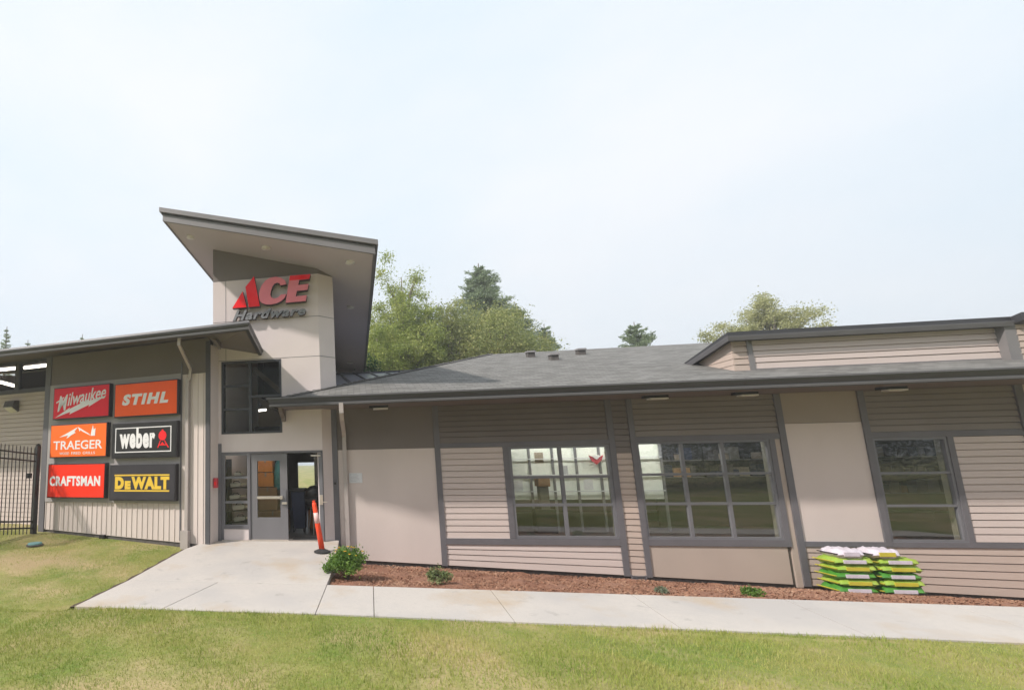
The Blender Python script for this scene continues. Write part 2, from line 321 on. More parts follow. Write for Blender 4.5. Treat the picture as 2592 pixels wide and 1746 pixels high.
def fast(name, V, Fc, m, parent=None):
    """large mesh from numpy arrays; every face has the same number of corners"""
    off = worldloc(parent) if parent else Vector((0, 0, 0))
    V = np.asarray(V, np.float32) - np.array(off, np.float32); Fc = np.asarray(Fc, np.int32); k = Fc.shape[1]
    me = bpy.data.meshes.new(name); me.vertices.add(len(V)); me.vertices.foreach_set('co', V.ravel())
    me.loops.add(Fc.size); me.loops.foreach_set('vertex_index', Fc.ravel())
    me.polygons.add(len(Fc)); me.polygons.foreach_set('loop_start', np.arange(0, Fc.size, k, dtype=np.int32))
    me.update(calc_edges=True); me.validate(); me.materials.append(m)
    o = bpy.data.objects.new(name, me); COL.objects.link(o)
    if parent: o.parent = parent
    return o
def tag(o, label=None, cat=None, group=None, kind=None):
    for k, v in (('label', label), ('category', cat), ('group', group), ('kind', kind)):
        if v: o[k] = v
    return o
def thing(name, loc, label, cat, group=None):
    o = bpy.data.objects.new(name, None); COL.objects.link(o); o.location = loc; o.empty_display_size = 0.3
    return tag(o, label, cat, group)

def text2d(body, off=0.0, shear=0.0, gap=1.0):
    """outline lettering as flat triangles, scaled to a unit box: returns verts 0..1 x 0..1, faces, aspect"""
    cu = bpy.data.curves.new('lettering', 'FONT'); cu.body = body; cu.size = 1.0; cu.offset = off; cu.shear = shear; cu.space_character = gap; cu.fill_mode = 'FRONT'; cu.resolution_u = 4
    o = bpy.data.objects.new('lettering', cu); COL.objects.link(o)
    dg = bpy.context.evaluated_depsgraph_get(); me = bpy.data.meshes.new_from_object(o.evaluated_get(dg))
    V = [(v.co.x, v.co.y) for v in me.vertices]; Fc = [tuple(p.vertices) for p in me.polygons]
    bpy.data.objects.remove(o); bpy.data.meshes.remove(me); bpy.data.curves.remove(cu)
    x0 = min(a for a, b in V); x1 = max(a for a, b in V); y0 = min(b for a, b in V); y1 = max(b for a, b in V)
    return [((a - x0) / (x1 - x0), (b - y0) / (y1 - y0)) for a, b in V], Fc, (x1 - x0) / (y1 - y0)
def lettering(mb, body, quad, depth, off=0.0, shear=0.0, gap=1.0):
    """fill the plane quad (bl, br, tr, tl) with the words; depth = offset vector of a thin extrusion"""
    V, Fc, _ = text2d(body, off, shear, gap); bl, br, tr, tl = [Vector(q) for q in quad]; d = Vector(depth)
    P = [(bl * (1 - a) + br * a) * (1 - b) + (tl * (1 - a) + tr * a) * b for a, b in V]
    cnt = {}
    for f in Fc:
        for i in range(len(f)):
            e = (f[i], f[(i + 1) % len(f)]); cnt[e] = 1
    n = len(P); fs = [f for f in Fc] + [tuple(n + i for i in reversed(f)) for f in Fc]
    for (a, b) in cnt:
        if (b, a) not in cnt: fs.append((a, b, n + b, n + a))
    mb.add(P + [p + d for p in P], fs)

# ------------------------------------------------------------------ frames
TH = rad(11.1); KX, KY = -3.82, 11.78
def TL(u, o, z): return (KX - u * math.cos(TH) - o * math.sin(TH), KY + u * math.sin(TH) - o * math.cos(TH), z)   # left wing: u to the left along the wall, o outwards
def TR(x, o, z): return (x, 12.45 - o, z)      # right wing: o outwards
def TT(x, o, z): return (x, 12.20 - o, z)      # tower front

def wall_holes(mb, x0, x1, z0, z1, holes, o0, o1, ztop=None, zbot=None):
    """slab from o0 (back) to o1 (front) with rectangular openings"""
    xs = sorted({x0, x1, *[h[0] for h in holes], *[h[1] for h in holes]}); zs = sorted({z0, z1, *[h[2] for h in holes], *[h[3] for h in holes]})
    xs = [x for x in xs if x0 <= x <= x1]; zs = [z for z in zs if z0 <= z <= z1]
    def full(i, j):
        if i < 0 or j < 0 or i >= len(xs) - 1 or j >= len(zs) - 1: return False
        cx = (xs[i] + xs[i + 1]) / 2; cz = (zs[j] + zs[j + 1]) / 2
        return not any(h[0] < cx < h[1] and h[2] < cz < h[3] for h in holes)
    def Z(x, z):
        if ztop and abs(z - z1) < 1e-9: return ztop(x)
        if zbot and abs(z - z0) < 1e-9: return zbot(x)
        return z
    for i in range(len(xs) - 1):
        for j in range(len(zs) - 1):
            if not full(i, j): continue
            a, b, c, d = xs[i], xs[i + 1], zs[j], zs[j + 1]
            P = lambda x, z, o: (x, o, Z(x, z))
            mb.quad(P(a, c, o1), P(b, c, o1), P(b, d, o1), P(a, d, o1)); mb.quad(P(a, c, o0), P(a, d, o0), P(b, d, o0), P(b, c, o0))
            if not full(i - 1, j): mb.quad(P(a, c, o0), P(a, c, o1), P(a, d, o1), P(a, d, o0))
            if not full(i + 1, j): mb.quad(P(b, c, o1), P(b, c, o0), P(b, d, o0), P(b, d, o1))
            if not full(i, j - 1): mb.quad(P(a, c, o0), P(b, c, o0), P(b, c, o1), P(a, c, o1))
            if not full(i, j + 1): mb.quad(P(a, d, o1), P(b, d, o1), P(b, d, o0), P(a, d, o0))
    return mb
def siding(mb, x0, x1, top, bot, n, lip=0.012):
    """n lap boards between top(x) and bot(x), each leaning out at its lower edge"""
    t = top if callable(top) else (lambda x: top); b = bot if callable(bot) else (lambda x: bot)
    for k in range(n):
        f0, f1 = k / n, (k + 1) / n
        za = [t(x) + (b(x) - t(x)) * f0 for x in (x0, x1)]; zb = [t(x) + (b(x) - t(x)) * f1 + (0.018 if k < n - 1 else 0) for x in (x0, x1)]
        mb.hexa([(x0, -0.035, zb[0]), (x1, -0.035, zb[1]), (x1, lip, zb[1]), (x0, lip, zb[0]), (x0, -0.035, za[0]), (x1, -0.035, za[1]), (x1, -0.002, za[1]), (x0, -0.002, za[0])])
        if k < n - 1: mb.quad((x0, -0.034, zb[0]), (x1, -0.034, zb[1]), (x1, -0.034, zb[1] - 0.018), (x0, -0.034, zb[0] - 0.018))
    return mb
def window(parent, T, x0, x1, z0, z1, vbars, hbars, o, fm, gm, bar=0.055, border=0.045, depth=0.07, vspans=None):
    f = MB(T)
    f.box(x0, x1, o - depth, o, z0, z0 + border); f.box(x0, x1, o - depth, o, z1 - border, z1)
    f.box(x0, x0 + border, o - depth, o - 0.001, z0 + border, z1 - border); f.box(x1 - border, x1, o - depth, o - 0.001, z0 + border, z1 - border)
    for x in vbars: f.box(x - bar / 2, x + bar / 2, o - depth, o - 0.004, z0 + border, z1 - border)
    for h in hbars:
        z, a, b = h if isinstance(h, tuple) else (h, x0 + border, x1 - border)
        f.box(a, b, o - depth + 0.003, o - 0.008, z - bar * 0.42, z + bar * 0.42)
    fo = f.build('window', fm, parent)
    g = MB(T); g.quad((x0 + 0.01, o - depth * 0.6, z0 + 0.01), (x1 - 0.01, o - depth * 0.6, z0 + 0.01), (x1 - 0.01, o - depth * 0.6, z1 - 0.01), (x0 + 0.01, o - depth * 0.6, z1 - 0.01))
    g.build('pane', gm, fo); return fo

# ------------------------------------------------------------------ ground
def wz(Y):                                     # concrete walk: ramp to the door
    pts = [(7.3, -0.25), (8.95, -0.20), (12.2, 0.03), (13.5, 0.03)]
    if Y <= pts[0][0]: return pts[0][1]
    for (a, za), (b, zb) in zip(pts, pts[1:]):
        if Y <= b: return za + (zb - za) * (Y - a) / (b - a)
    return 0.03
def base_r(x): return -0.468 - 0.0405 * x      # foot of the right wing wall
def walk_left(Y): return -4.66 + (Y - 7.4) / (11.3 - 7.4) * 0.40
def lawn_z(x, y):
    t = min(1, max(0, (y - 7.35) / 4.6))
    left = wz(min(y, 12.2)) - 0.085 - 0.05 * t + max(0, min(6, -4.5 - x)) * 0.048 * t
    if x < -4.3: z = left
    elif x < -0.5: z = -0.285 if y > 7.45 else -0.262
    else: z = (-0.31 if y > 7.45 else -0.264) - 0.008 * min(18, x + 0.7)
    if y > 8.6 and x > -4.2: z = -1.15
    if x <= -4.2 and y > 15: z = -0.1
    if y < 7.3:
        z = -0.266 - 0.069 * min(1, max(0, (-4.55 - x) / 0.6)) - 0.008 * max(0, min(18, x + 0.7)) + 0.010 * math.sin(x * 0.9) + 0.012 * math.sin(y * 1.3 + x * 0.4)
    return z
xs = [-250, -150, -80, -40, -25] + list(np.arange(-18, -5, 0.6)) + list(np.arange(-5.0, -4.0, 0.1)) + list(np.arange(-3.9, 0, 0.5)) + list(np.arange(0, 20, 1.0)) + [25, 40, 80, 150, 250]
ys = [-250, -150, -80, -30, -10, -5, -2] + list(np.arange(0, 7.2, 0.4)) + list(np.arange(7.24, 7.5, 0.06)) + list(np.arange(7.6, 16, 0.3)) + [18, 22, 30, 45, 80, 150, 250]
V = [(x, y, lawn_z(x, y)) for y in ys for x in xs]; nx = len(xs)
Fc = [(j * nx + i, j * nx + i + 1, (j + 1) * nx + i + 1, (j + 1) * nx + i) for j in range(len(ys) - 1) for i in range(nx - 1)]
o = link('lawn', V, Fc, M['lawn'], recalc=False, smooth=True); tag(o, 'yellow green lawn with dry tan patches in front of the walk', 'lawn', kind='structure')

# concrete: ramp up to the door and the sidewalk running right, slabs parted by open joints
g = MB(); J = 0.007
def slab(poly):
    """poly: (x, y) ring; top follows the ramp"""
    n = len(poly); top = [(x, y, wz(y) - max(0, x + 0.7) * 0.008) for x, y in poly]
    g.prism(top, (0, 0, -0.16 if max(p[1] for p in poly) < 9.2 else -0.5))
YJ = 8.93
xj = lambda Y: -3.18 + (Y - 7.4) * 0.30          # joint in the lower ramp slab
slab([(walk_left(7.40), 7.40), (xj(7.40) - J, 7.40), (xj(YJ - J) - J, YJ - J), (walk_left(YJ), YJ - J)])
slab([(xj(7.40) + J, 7.40), (-0.76 - J, 7.43), (-0.69 - J, YJ - J), (xj(YJ - J) + J, YJ - J)])
slab([(walk_left(YJ), YJ), (-0.69 - J, YJ), (-0.62, 10.2), (-0.62, 12.3), (-0.95, 12.5), (-3.9, 12.5), (-4.05, 11.86), (walk_left(11.3), 11.3)])
edges = [(-0.76, -0.69), (0.10, 0.13), (2.03, 2.09), (4.1, 4.25), (6.2, 6.4), (8.3, 8.5), (10.4, 10.6), (13, 13.2), (16, 16.2)]
for (a0, a1), (b0, b1) in zip(edges, edges[1:]):
    slab([(a0 + J * .7, 7.44), (b0 - J * .7, 7.44), (b1 - J * .7, YJ), (a1 + J * .7, YJ)])
o = g.build('concrete_walk', M['concrete'], bevel=0.006); tag(o, 'pale concrete ramp to the door with joining sidewalk', 'walk', kind='structure')

# mulch bed between the sidewalk and the right wing
rng = np.random.default_rng(7)
gx = np.arange(-0.66, 16.1, 0.07); gy = np.linspace(YJ + 0.01, 12.44, 44)
def mulch_z(x, y):
    t = (y - YJ) / (12.45 - YJ); a = -0.225 - 0.008 * (x + 0.7); b = base_r(x) - 0.10
    return a + (b - a) * t
GX, GY = np.meshgrid(gx, gy); GZ = mulch_z(GX, GY) + 0.018 * np.sin(GX * 3.1 + GY * 2.3) + 0.015 * np.sin(GX * 7.7 - GY * 5.1) + rng.normal(0, 0.010, GX.shape)
GZ[0, :] -= 0.03
V = np.stack([GX, GY, GZ], -1).reshape(-1, 3); n = len(gx); i, j = np.meshgrid(np.arange(n - 1), np.arange(len(gy) - 1)); a = (j * n + i).ravel()
o = fast('mulch_bed', V, np.stack([a, a + 1, a + n + 1, a + n], -1), M['mulch']); tag(o, 'red brown bark mulch bed under the windows', 'mulch', kind='structure')
N = 34000
cx = rng.uniform(-0.62, 13, N); cy_ = rng.uniform(YJ + 0.03, 12.4, N); cz = mulch_z(cx, cy_) + rng.uniform(0.0, 0.03, N)
ang = rng.uniform(0, 2 * np.pi, N); ln = rng.uniform(0.008, 0.028, N); wd = rng.uniform(0.004, 0.010, N); tl = rng.normal(0, 0.35, N)
dx, dy, dz = np.cos(ang) * ln, np.sin(ang) * ln, tl * ln; ex, ey = -np.sin(ang) * wd, np.cos(ang) * wd
C0 = np.stack([cx, cy_, cz], -1); A = np.stack([dx, dy, dz], -1); B = np.stack([ex, ey, rng.normal(0, 0.4, N) * wd], -1)
V = np.stack([C0 - A - B, C0 + A - B, C0 + A + B, C0 - A + B], 1).reshape(-1, 3)
o = fast('bark_chips', V, np.arange(4 * N).reshape(-1, 4), M['chip']); tag(o, 'loose bark chips strewn over the planting bed', 'bark chips', kind='stuff')

m = MB()
for k in range(26):
    ya, yb2 = 7.42 + k * 0.15, 7.42 + (k + 1) * 0.15; wa, wb = 0.10 + 0.025 * math.sin(k * 1.7), 0.10 + 0.025 * math.sin(k * 1.7 + 1.7)
    za, zc = wz(ya) - 0.010, wz(yb2) - 0.010
    m.add([(walk_left(ya) - 0.001, ya, za), (walk_left(yb2) - 0.001, yb2, zc), (walk_left(yb2) - wb, yb2, zc - 0.012), (walk_left(ya) - wa, ya, za - 0.012), (walk_left(yb2) - wb - 0.08, yb2, zc - 0.14), (walk_left(ya) - wa - 0.08, ya, za - 0.14)], [(0, 1, 2, 3), (3, 2, 4, 5)])
o = m.build('soil', mat('bare_soil', (0.075, 0.052, 0.036), 0.95, 0.3, 9, 0.6, 40)); tag(o, 'dark bare soil strip along the left edge of the ramp', 'soil', kind='structure')
# grass blades over the lawn where the picture sees it
def blades(n, fx, fy, hmin, hmax):
    X = fx(n); Y = fy(n)
    return X, Y, rng.uniform(hmin, hmax, n)
parts = []
def patchy(x, y): return 0.5 + 0.5 * np.sin(x * 1.7 + 1.3 * np.sin(y * 1.1)) * np.sin(y * 2.1 + 1.7 * np.sin(x * 0.8 + 2))
n = 150000; X = rng.uniform(-7.5, 9.5, n); Y = 3.6 + (7.42 - 3.6) * rng.uniform(0, 1, n) ** 0.9; H_ = rng.uniform(0.02, 0.06, n) * (0.5 + 0.8 * patchy(X, Y)) * np.where(rng.uniform(0, 1, n) < 0.04, 1.7, 1.0); parts.append((X, Y, H_))
n = 95000; X = rng.uniform(-11.5, -4.2, n); Y = rng.uniform(7.3, 12.6, n); H_ = rng.uniform(0.012, 0.04, n) * (0.5 + 0.6 * patchy(X, Y)); parts.append((X, Y, H_))
X = np.concatenate([p[0] for p in parts]); Y = np.concatenate([p[1] for p in parts]); Hh = np.concatenate([p[2] for p in parts])
wl = -4.66 + (Y - 7.4) / 3.9 * 0.40
wall_o = -(X - KX) * math.sin(TH) - (Y - KY) * math.cos(TH)
keep = ((Y < 7.43) | (X < wl - 0.19 + rng.normal(0, 0.02, len(X)))) & (wall_o > 0.08)
Xe, Ye = rng.uniform(-16, 16, 60000), rng.uniform(0.5, 12, 60000); Xe, Ye = Xe[(Ye < 7.4) | (Xe < -9)], Ye[(Ye < 7.4) | (Xe < -9)]
X = np.concatenate([X, Xe]); Y = np.concatenate([Y, Ye]); Hh = np.concatenate([Hh, rng.uniform(0.02, 0.05, len(Xe))]); keep = np.concatenate([keep, -(Xe - KX) * math.sin(TH) - (Ye - KY) * math.cos(TH) > 0.08])
edge = np.minimum(np.minimum((X + 7.5) / 1.5, (9.5 - X) / 1.5), (Y - 3.6) / 1.0); keep &= (rng.uniform(0, 1, len(X)) < np.clip(edge + 0.25, 0.25, 1)) | (Y > 7.43)
worn = np.hypot((X + 7.6) / 1.9, (Y - 10.1) / 0.8) + rng.normal(0, 0.4, len(X)) < 0.85
keep &= ~(worn & (rng.uniform(0, 1, len(X)) < 0.85))
X, Y, Hh = X[keep], Y[keep], Hh[keep]; n = len(X)
Zg = np.array([lawn_z(a, b) for a, b in zip(X, Y)])
ang = rng.uniform(0, 2 * np.pi, n); lean = rng.uniform(0.1, 0.9, n) * Hh; la = rng.uniform(0, 2 * np.pi, n); hw = rng.uniform(0.0025, 0.006, n)
P0 = np.stack([X - np.cos(ang) * hw, Y - np.sin(ang) * hw, Zg - 0.01], -1); P1 = np.stack([X + np.cos(ang) * hw, Y + np.sin(ang) * hw, Zg - 0.01], -1)
P2 = np.stack([X + np.cos(la) * lean, Y + np.sin(la) * lean, Zg + Hh], -1)
o = fast('grass', np.stack([P0, P1, P2], 1).reshape(-1, 3), np.arange(3 * n).reshape(-1, 3), M['grass'])
tag(o, 'short yellow green grass blades covering the lawn', 'grass', kind='stuff')

# ------------------------------------------------------------------ the building
BLD = thing('store_building', (-1.0, 12.2, 0), 'single storey taupe hardware store with tall entrance tower and grey shingle roof', 'building')

# ---- right wing walls
LV = TR
m = MB(TR); wall_holes(m, -0.58, 1.84, -0.3, 2.27, [], -0.2, 0.0, zbot=base_r); m.build('wall', M['wall'], BLD)
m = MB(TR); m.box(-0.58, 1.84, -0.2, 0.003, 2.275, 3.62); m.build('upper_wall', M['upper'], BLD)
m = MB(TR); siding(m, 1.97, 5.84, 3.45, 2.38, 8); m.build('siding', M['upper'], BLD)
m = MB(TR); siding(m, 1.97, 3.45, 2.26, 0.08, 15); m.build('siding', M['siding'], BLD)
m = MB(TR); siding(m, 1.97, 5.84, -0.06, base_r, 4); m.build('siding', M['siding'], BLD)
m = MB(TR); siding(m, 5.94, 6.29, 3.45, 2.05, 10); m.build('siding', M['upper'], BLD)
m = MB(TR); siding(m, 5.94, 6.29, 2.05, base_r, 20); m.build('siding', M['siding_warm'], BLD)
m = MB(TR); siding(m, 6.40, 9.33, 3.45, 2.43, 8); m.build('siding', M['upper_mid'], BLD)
m = MB(TR); wall_holes(m, 6.38, 9.14, -0.3, -0.05, [], -0.2, 0.0, zbot=base_r); m.build('wall', M['beige'], BLD)
m = MB(TR); m.box(9.22, 9.33, -0.15, 0.0, -0.9, 2.30); m.build('wall', M['beige'], BLD)
m = MB(TR); m.box(9.45, 10.94, -0.2, 0.0, 2.645, 3.6); m.build('upper_wall', mat('upper_taupe_tone', (0.34, 0.29, 0.245), 0.75, 0.06, 1.2, 0.15, 80), BLD)
m = MB(TR); m.box(9.45, 10.94, -0.2, 0.0, 0.07, 2.635); m.build('wall', M['wall'], BLD)
m = MB(TR); siding(m, 9.45, 13.76, -0.04, base_r, 6); m.build('siding', M['siding_warm'], BLD)
m = MB(TR); siding(m, 11.06, 13.76, 3.45, 2.40, 8); m.build('siding', M['upper_mid'], BLD)
m = MB(TR); siding(m, 12.52, 13.76, 2.26, 0.08, 15); m.build('siding', M['siding'], BLD)
m = MB(TR); siding(m, 13.9, 18, 3.45, base_r, 28); m.build('siding', M['siding'], BLD)
m = MB(TR); wall_holes(m, -0.58, 13.9, -0.3, 3.6, [(3.57, 5.82, 0.09, 2.262), (6.40, 9.11, 0.10, 2.297), (11.06, 12.41, 0.07, 2.268)], -0.23, -0.045, zbot=base_r); m.build('interior_wall', M['grey_in'], BLD)
# trims
def trim(x0, x1, z0, z1, o=0.03, mm='trim', T=TR, back=-0.12, zb=None):
    t = MB(T)
    if zb: wall_holes(t, x0, x1, z0, z1, [], back, o, zbot=zb)
    else: t.box(x0, x1, back, o, z0, z1)
    return t.build('trim', M[mm], BLD, bevel=0.004)
lo = lambda x: base_r(x) - 0.02
trim(-0.74, -0.585, -0.5, 3.6, 0.04)
trim(1.84, 1.97, -0.6, 3.55, 0.03, zb=lo); trim(5.82, 5.95, -0.7, 3.55, 0.033, zb=lo); trim(6.285, 6.40, -0.7, 3.55, 0.033, zb=lo)
trim(9.33, 9.455, -0.8, 3.55, 0.035, zb=lo); trim(10.94, 11.06, -0.02, 3.55, 0.033); trim(13.76, 13.90, -0.9, 3.55, 0.04, zb=lo)
trim(1.97, 5.82, 2.265, 2.375, 0.026); trim(3.44, 3.57, 0.09, 2.265, 0.028); trim(1.97, 5.82, -0.06, 0.085, 0.03)
trim(6.40, 9.33, 2.30, 2.425, 0.026); trim(6.385, 9.14, -0.05, 0.10, 0.03); trim(9.11, 9.22, -0.05, 2.30, 0.027)
trim(9.455, 13.76, -0.04, 0.07, 0.028); trim(11.06, 13.76, 2.27, 2.395, 0.026); trim(12.41, 12.52, 0.07, 2.27, 0.028)
# windows
window(BLD, TR, 3.57, 5.82, 0.09, 2.262, [4.73], [1.52, 0.865], 0.012, M['frame'], M['glass'], bar=0.075, border=0.06)
window(BLD, TR, 6.40, 9.11, 0.10, 2.297, [7.34, 8.17], [1.545, 0.88], 0.012, M['frame'], M['glass'], bar=0.065, border=0.05)
window(BLD, TR, 11.06, 12.41, 0.07, 2.268, [], [1.51, 0.82], 0.012, M['frame'], M['glass'], bar=0.06, border=0.05)
# foundation under the right wing and crawl-space grille
m = MB(TR); wall_holes(m, -0.58, 18, -1.6, -0.3, [], -0.3, -0.05, ztop=lambda x: base_r(x) + 0.03); m.build('foundation', M['foundation'], BLD)
m = MB(TR)
for k in range(4): m.box(5.99, 6.25, 0.0, 0.03, -0.82 + k * 0.03, -0.805 + k * 0.03)
m.box(5.96, 5.99, 0.0, 0.035, -0.83, -0.70); m.box(6.25, 6.28, 0.0, 0.035, -0.83, -0.70); m.build('crawl_space_grille', M['trim'], BLD)

# ---- right wing roof: 4:12 hip with gutter
SL = 0.33; EY, EZ = 11.2, 3.5; EX = -2.02
def rz(Y): return EZ + SL * (Y - EY)
RY = 18.0
def roof_pt(x, Y, lift=0): return (x, Y, rz(Y) + lift)
m = MB()
m.add([roof_pt(EX, EY), roof_pt(22, EY), roof_pt(22, RY), roof_pt(9.9, RY), roof_pt(EX + RY - EY, RY), (EX, 24.8, EZ), (22, 24.8, EZ)],
      [(0, 1, 2, 3, 4), (0, 4, 5), (4, 3, 2, 6, 5)])
roofR = m.build('roof', M['shingle'], BLD)
# ridge and hip cap shingles
m = MB(); a = Vector(roof_pt(EX, EY, 0.01)); b = Vector(roof_pt(EX + RY - EY, RY, 0.01)); n = 46; d = (b - a) / n
for k in range(n):
    p = a + d * k; q = p + d * 1.12; s_ = Vector((0.11, -0.11, -0.036)); t_ = Vector((-0.11, 0.11, -0.036)); up = Vector((0, 0, 0.02 + 0.002 * (k % 3)))
    m.add([p + up, p + s_ + up, q + s_ + up * .3, q + up * .3, p + t_ + up, q + t_ + up * .3], [(0, 1, 2, 3), (4, 0, 3, 5)])
m.build('hip_cap', M['shingle'], roofR)
for (px, py) in ((5.73, 16.66), (6.07, 15.71), (7.25, 16.61)):
    z = rz(py); v = MB(); v.box(px - 0.11, px + 0.11, py - 0.10, py + 0.12, z - 0.05, z + 0.16)
    o = v.build('roof_vent', M['foundation'], roofR)
    v = MB(); v.hexa([(px - 0.14, py - 0.14, z + 0.13), (px + 0.14, py - 0.14, z + 0.13), (px + 0.14, py + 0.16, z + 0.16), (px - 0.14, py + 0.16, z + 0.16), (px - 0.12, py - 0.12, z + 0.19), (px + 0.12, py - 0.12, z + 0.19), (px + 0.12, py + 0.14, z + 0.21), (px - 0.12, py + 0.14, z + 0.21)])
    v.build('vent_cap', M['fascia_mid'], roofR)
GP = [(0.0, 0.0), (0.0, -0.20), (0.075, -0.20), (0.085, -0.12), (0.125, -0.055), (0.14, -0.01), (0.135, 0.012), (0.11, 0.012), (0.10, -0.02)]
m = MB(); m.sweep(GP, [((EX - 0.0, EY + 6, EZ), (-1, 0, 0)), ((EX, EY, EZ), (-1, -1, 0)), ((22, EY, EZ), (0, -1, 0))]); m.build('gutter', M['gutter'], BLD)
m = MB(); m.sweep([(0.140, -0.012), (0.152, -0.012), (0.152, 0.022), (0.14, 0.022)], [((EX, EY + 6, EZ), (-1, 0, 0)), ((EX, EY, EZ), (-1, -1, 0)), ((22, EY, EZ), (0, -1, 0))])
m.sweep([(0.077, -0.185), (0.095, -0.19), (0.10, -0.145), (0.09, -0.135)], [((EX, EY + 6, EZ), (-1, 0, 0)), ((EX, EY, EZ), (-1, -1, 0)), ((22, EY, EZ), (0, -1, 0))]); m.build('gutter_lip', M['gutter_edge'], BLD)
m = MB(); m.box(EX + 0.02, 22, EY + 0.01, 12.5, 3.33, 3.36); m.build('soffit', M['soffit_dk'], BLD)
# timber-look bracket under the eave end, on the tower
m = MB(TT); m.prism([(-1.98, 0.0, 3.33), (-1.98, 0.0, 3.05), (-1.98, 0.10, 3.02), (-1.98, 0.16, 3.12), (-1.98, 0.55, 3.24), (-1.98, 0.6, 3.33)], (0.10, 0, 0)); m.build('eave_bracket', M['soffit_dk'], BLD)
# downspout: outlet, swan neck, leader
m = MB(); pts = [(-0.40, 11.12, 3.34), (-0.40, 11.13, 3.12), (-0.40, 11.35, 2.98), (-0.40, 12.2, 2.76), (-0.40, 12.37, 2.62), (-0.40, 12.385, -0.4)]
def rect_pipe(m, pts, hw, hd):
    for p, q in zip(pts, pts[1:]):
        p, q = Vector(p), Vector(q); d = (q - p).normalized(); a = Vector((1, 0, 0)); b = d.cross(a).normalized()
        m.hexa([p - a * hw - b * hd, p + a * hw - b * hd, p + a * hw + b * hd, p - a * hw + b * hd, q + d * .02 - a * hw - b * hd, q + d * .02 + a * hw - b * hd, q + d * .02 + a * hw + b * hd, q + d * .02 - a * hw + b * hd])
rect_pipe(m, pts, 0.05, 0.035); m.build('downspout', M['downspout'], BLD)

# ---- roof-top dormer
DY = 12.35
m = MB(lambda x, o, z: (x, DY - o, z)); siding(m, 9.0, 13.58, 4.58, 3.90, 5); m.build('dormer_siding', M['siding'], BLD)
m = MB(lambda x, o, z: (x, DY - o, z)); siding(m, 8.60, 8.90, 4.58, 3.86, 5); m.build('dormer_siding', M['siding_warm'], BLD)
m = MB(lambda x, o, z: (x, DY - o, z)); m.box(8.90, 9.0, -0.05, 0.03, 3.82, 4.58); m.box(13.58, 13.78, -0.05, 0.16, 3.80, 4.60); m.box(9.0, 13.58, -0.05, 0.022, 3.82, 3.905); m.build('trim', M['fascia_mid'], BLD)
m = MB()
for k in range(5):                              # cheek boards running back till the roof swallows them
    z0 = 3.88 + 0.14 * k; z1 = z0 + 0.14; y0 = 12.31 + (z1 - 0.14 - rz(12.31)) / SL if False else 12.31
    yb = lambda z: min(13.7, EY + (z - EZ) / SL + 0.05)
    m.prism([(8.60 - 0.012, DY, z0), (8.60 - 0.012, max(DY, min(yb(z0), DY + (4.60 - z0) / 0.262)), z0), (8.60, max(DY, min(yb(z1), DY + (4.60 - z1) / 0.262)), z1), (8.60, DY, z1)], (0.05, 0, 0))
m.build('dormer_siding', M['siding_warm'], BLD)
zb = lambda Y: 4.60 - 0.262 * (Y - DY)
m = MB(); m.hexa([(8.45, 12.18, 4.60), (13.72, 12.18, 4.60), (13.72, 14.2, zb(14.2)), (8.45, 14.2, zb(14.2)), (8.45, 12.18, 4.76), (13.72, 12.18, 4.76), (13.72, 14.2, zb(14.2) + .13), (8.45, 14.2, zb(14.2) + .13)])
m.build('dormer_roof', M['gutter'], BLD)
m = MB(); m.sweep([(0, 0), (0, -0.05), (0.03, -0.05), (0.05, 0.04), (0.05, 0.06), (0, 0.06)], [((8.45, 14.2, zb(14.2)), (-1, 0, 0)), ((8.45, 12.18, 4.60), (-1, -1, 0)), ((13.72, 12.18, 4.60), (0, -1, 0))]); m.build('gutter_lip', M['gutter_edge'], BLD)
m = MB(lambda x, o, z: (x, 12.2 - o, z)); siding(m, 13.76, 19, 4.62, 3.80, 6); m.build('dormer_siding', M['siding_warm'], BLD)
m = MB(); m.hexa([(13.72, 12.0, 4.63), (19, 12.0, 4.63), (19, 14.5, 4.0), (13.72, 14.5, 4.0), (13.72, 12.0, 4.80), (19, 12.0, 4.80), (19, 14.5, 4.15), (13.72, 14.5, 4.15)]); m.build('dormer_roof', M['gutter'], BLD)

# ---- standing seam metal roof behind the hip
m = MB(); mz = lambda Y: 3.88 + 0.247 * (Y - 13.0)
m.quad((-1.4, 13.0, mz(13.0)), (5.3, 13.0, mz(13.0)), (3.4, 20, mz(20)), (-1.4, 20, mz(20)))
mr = m.build('metal_roof', M['metal_roof'], BLD)
m = MB()
for k in range(10):
    x = -1.2 + 0.62 * k; m.hexa([(x - .02, 13, mz(13)), (x + .02, 13, mz(13)), (x - .75 + .02, 20, mz(20)), (x - .75 - .02, 20, mz(20)), (x - .02, 13, mz(13) + .05), (x + .02, 13, mz(13) + .05), (x - .75 + .02, 20, mz(20) + .05), (x - .75 - .02, 20, mz(20) + .05)])
m.box(-1.6, 3.4, 19.95, 20.1, mz(20) - 0.05, mz(20) + 0.07); m.build('roof_seam', M['gutter'], mr)

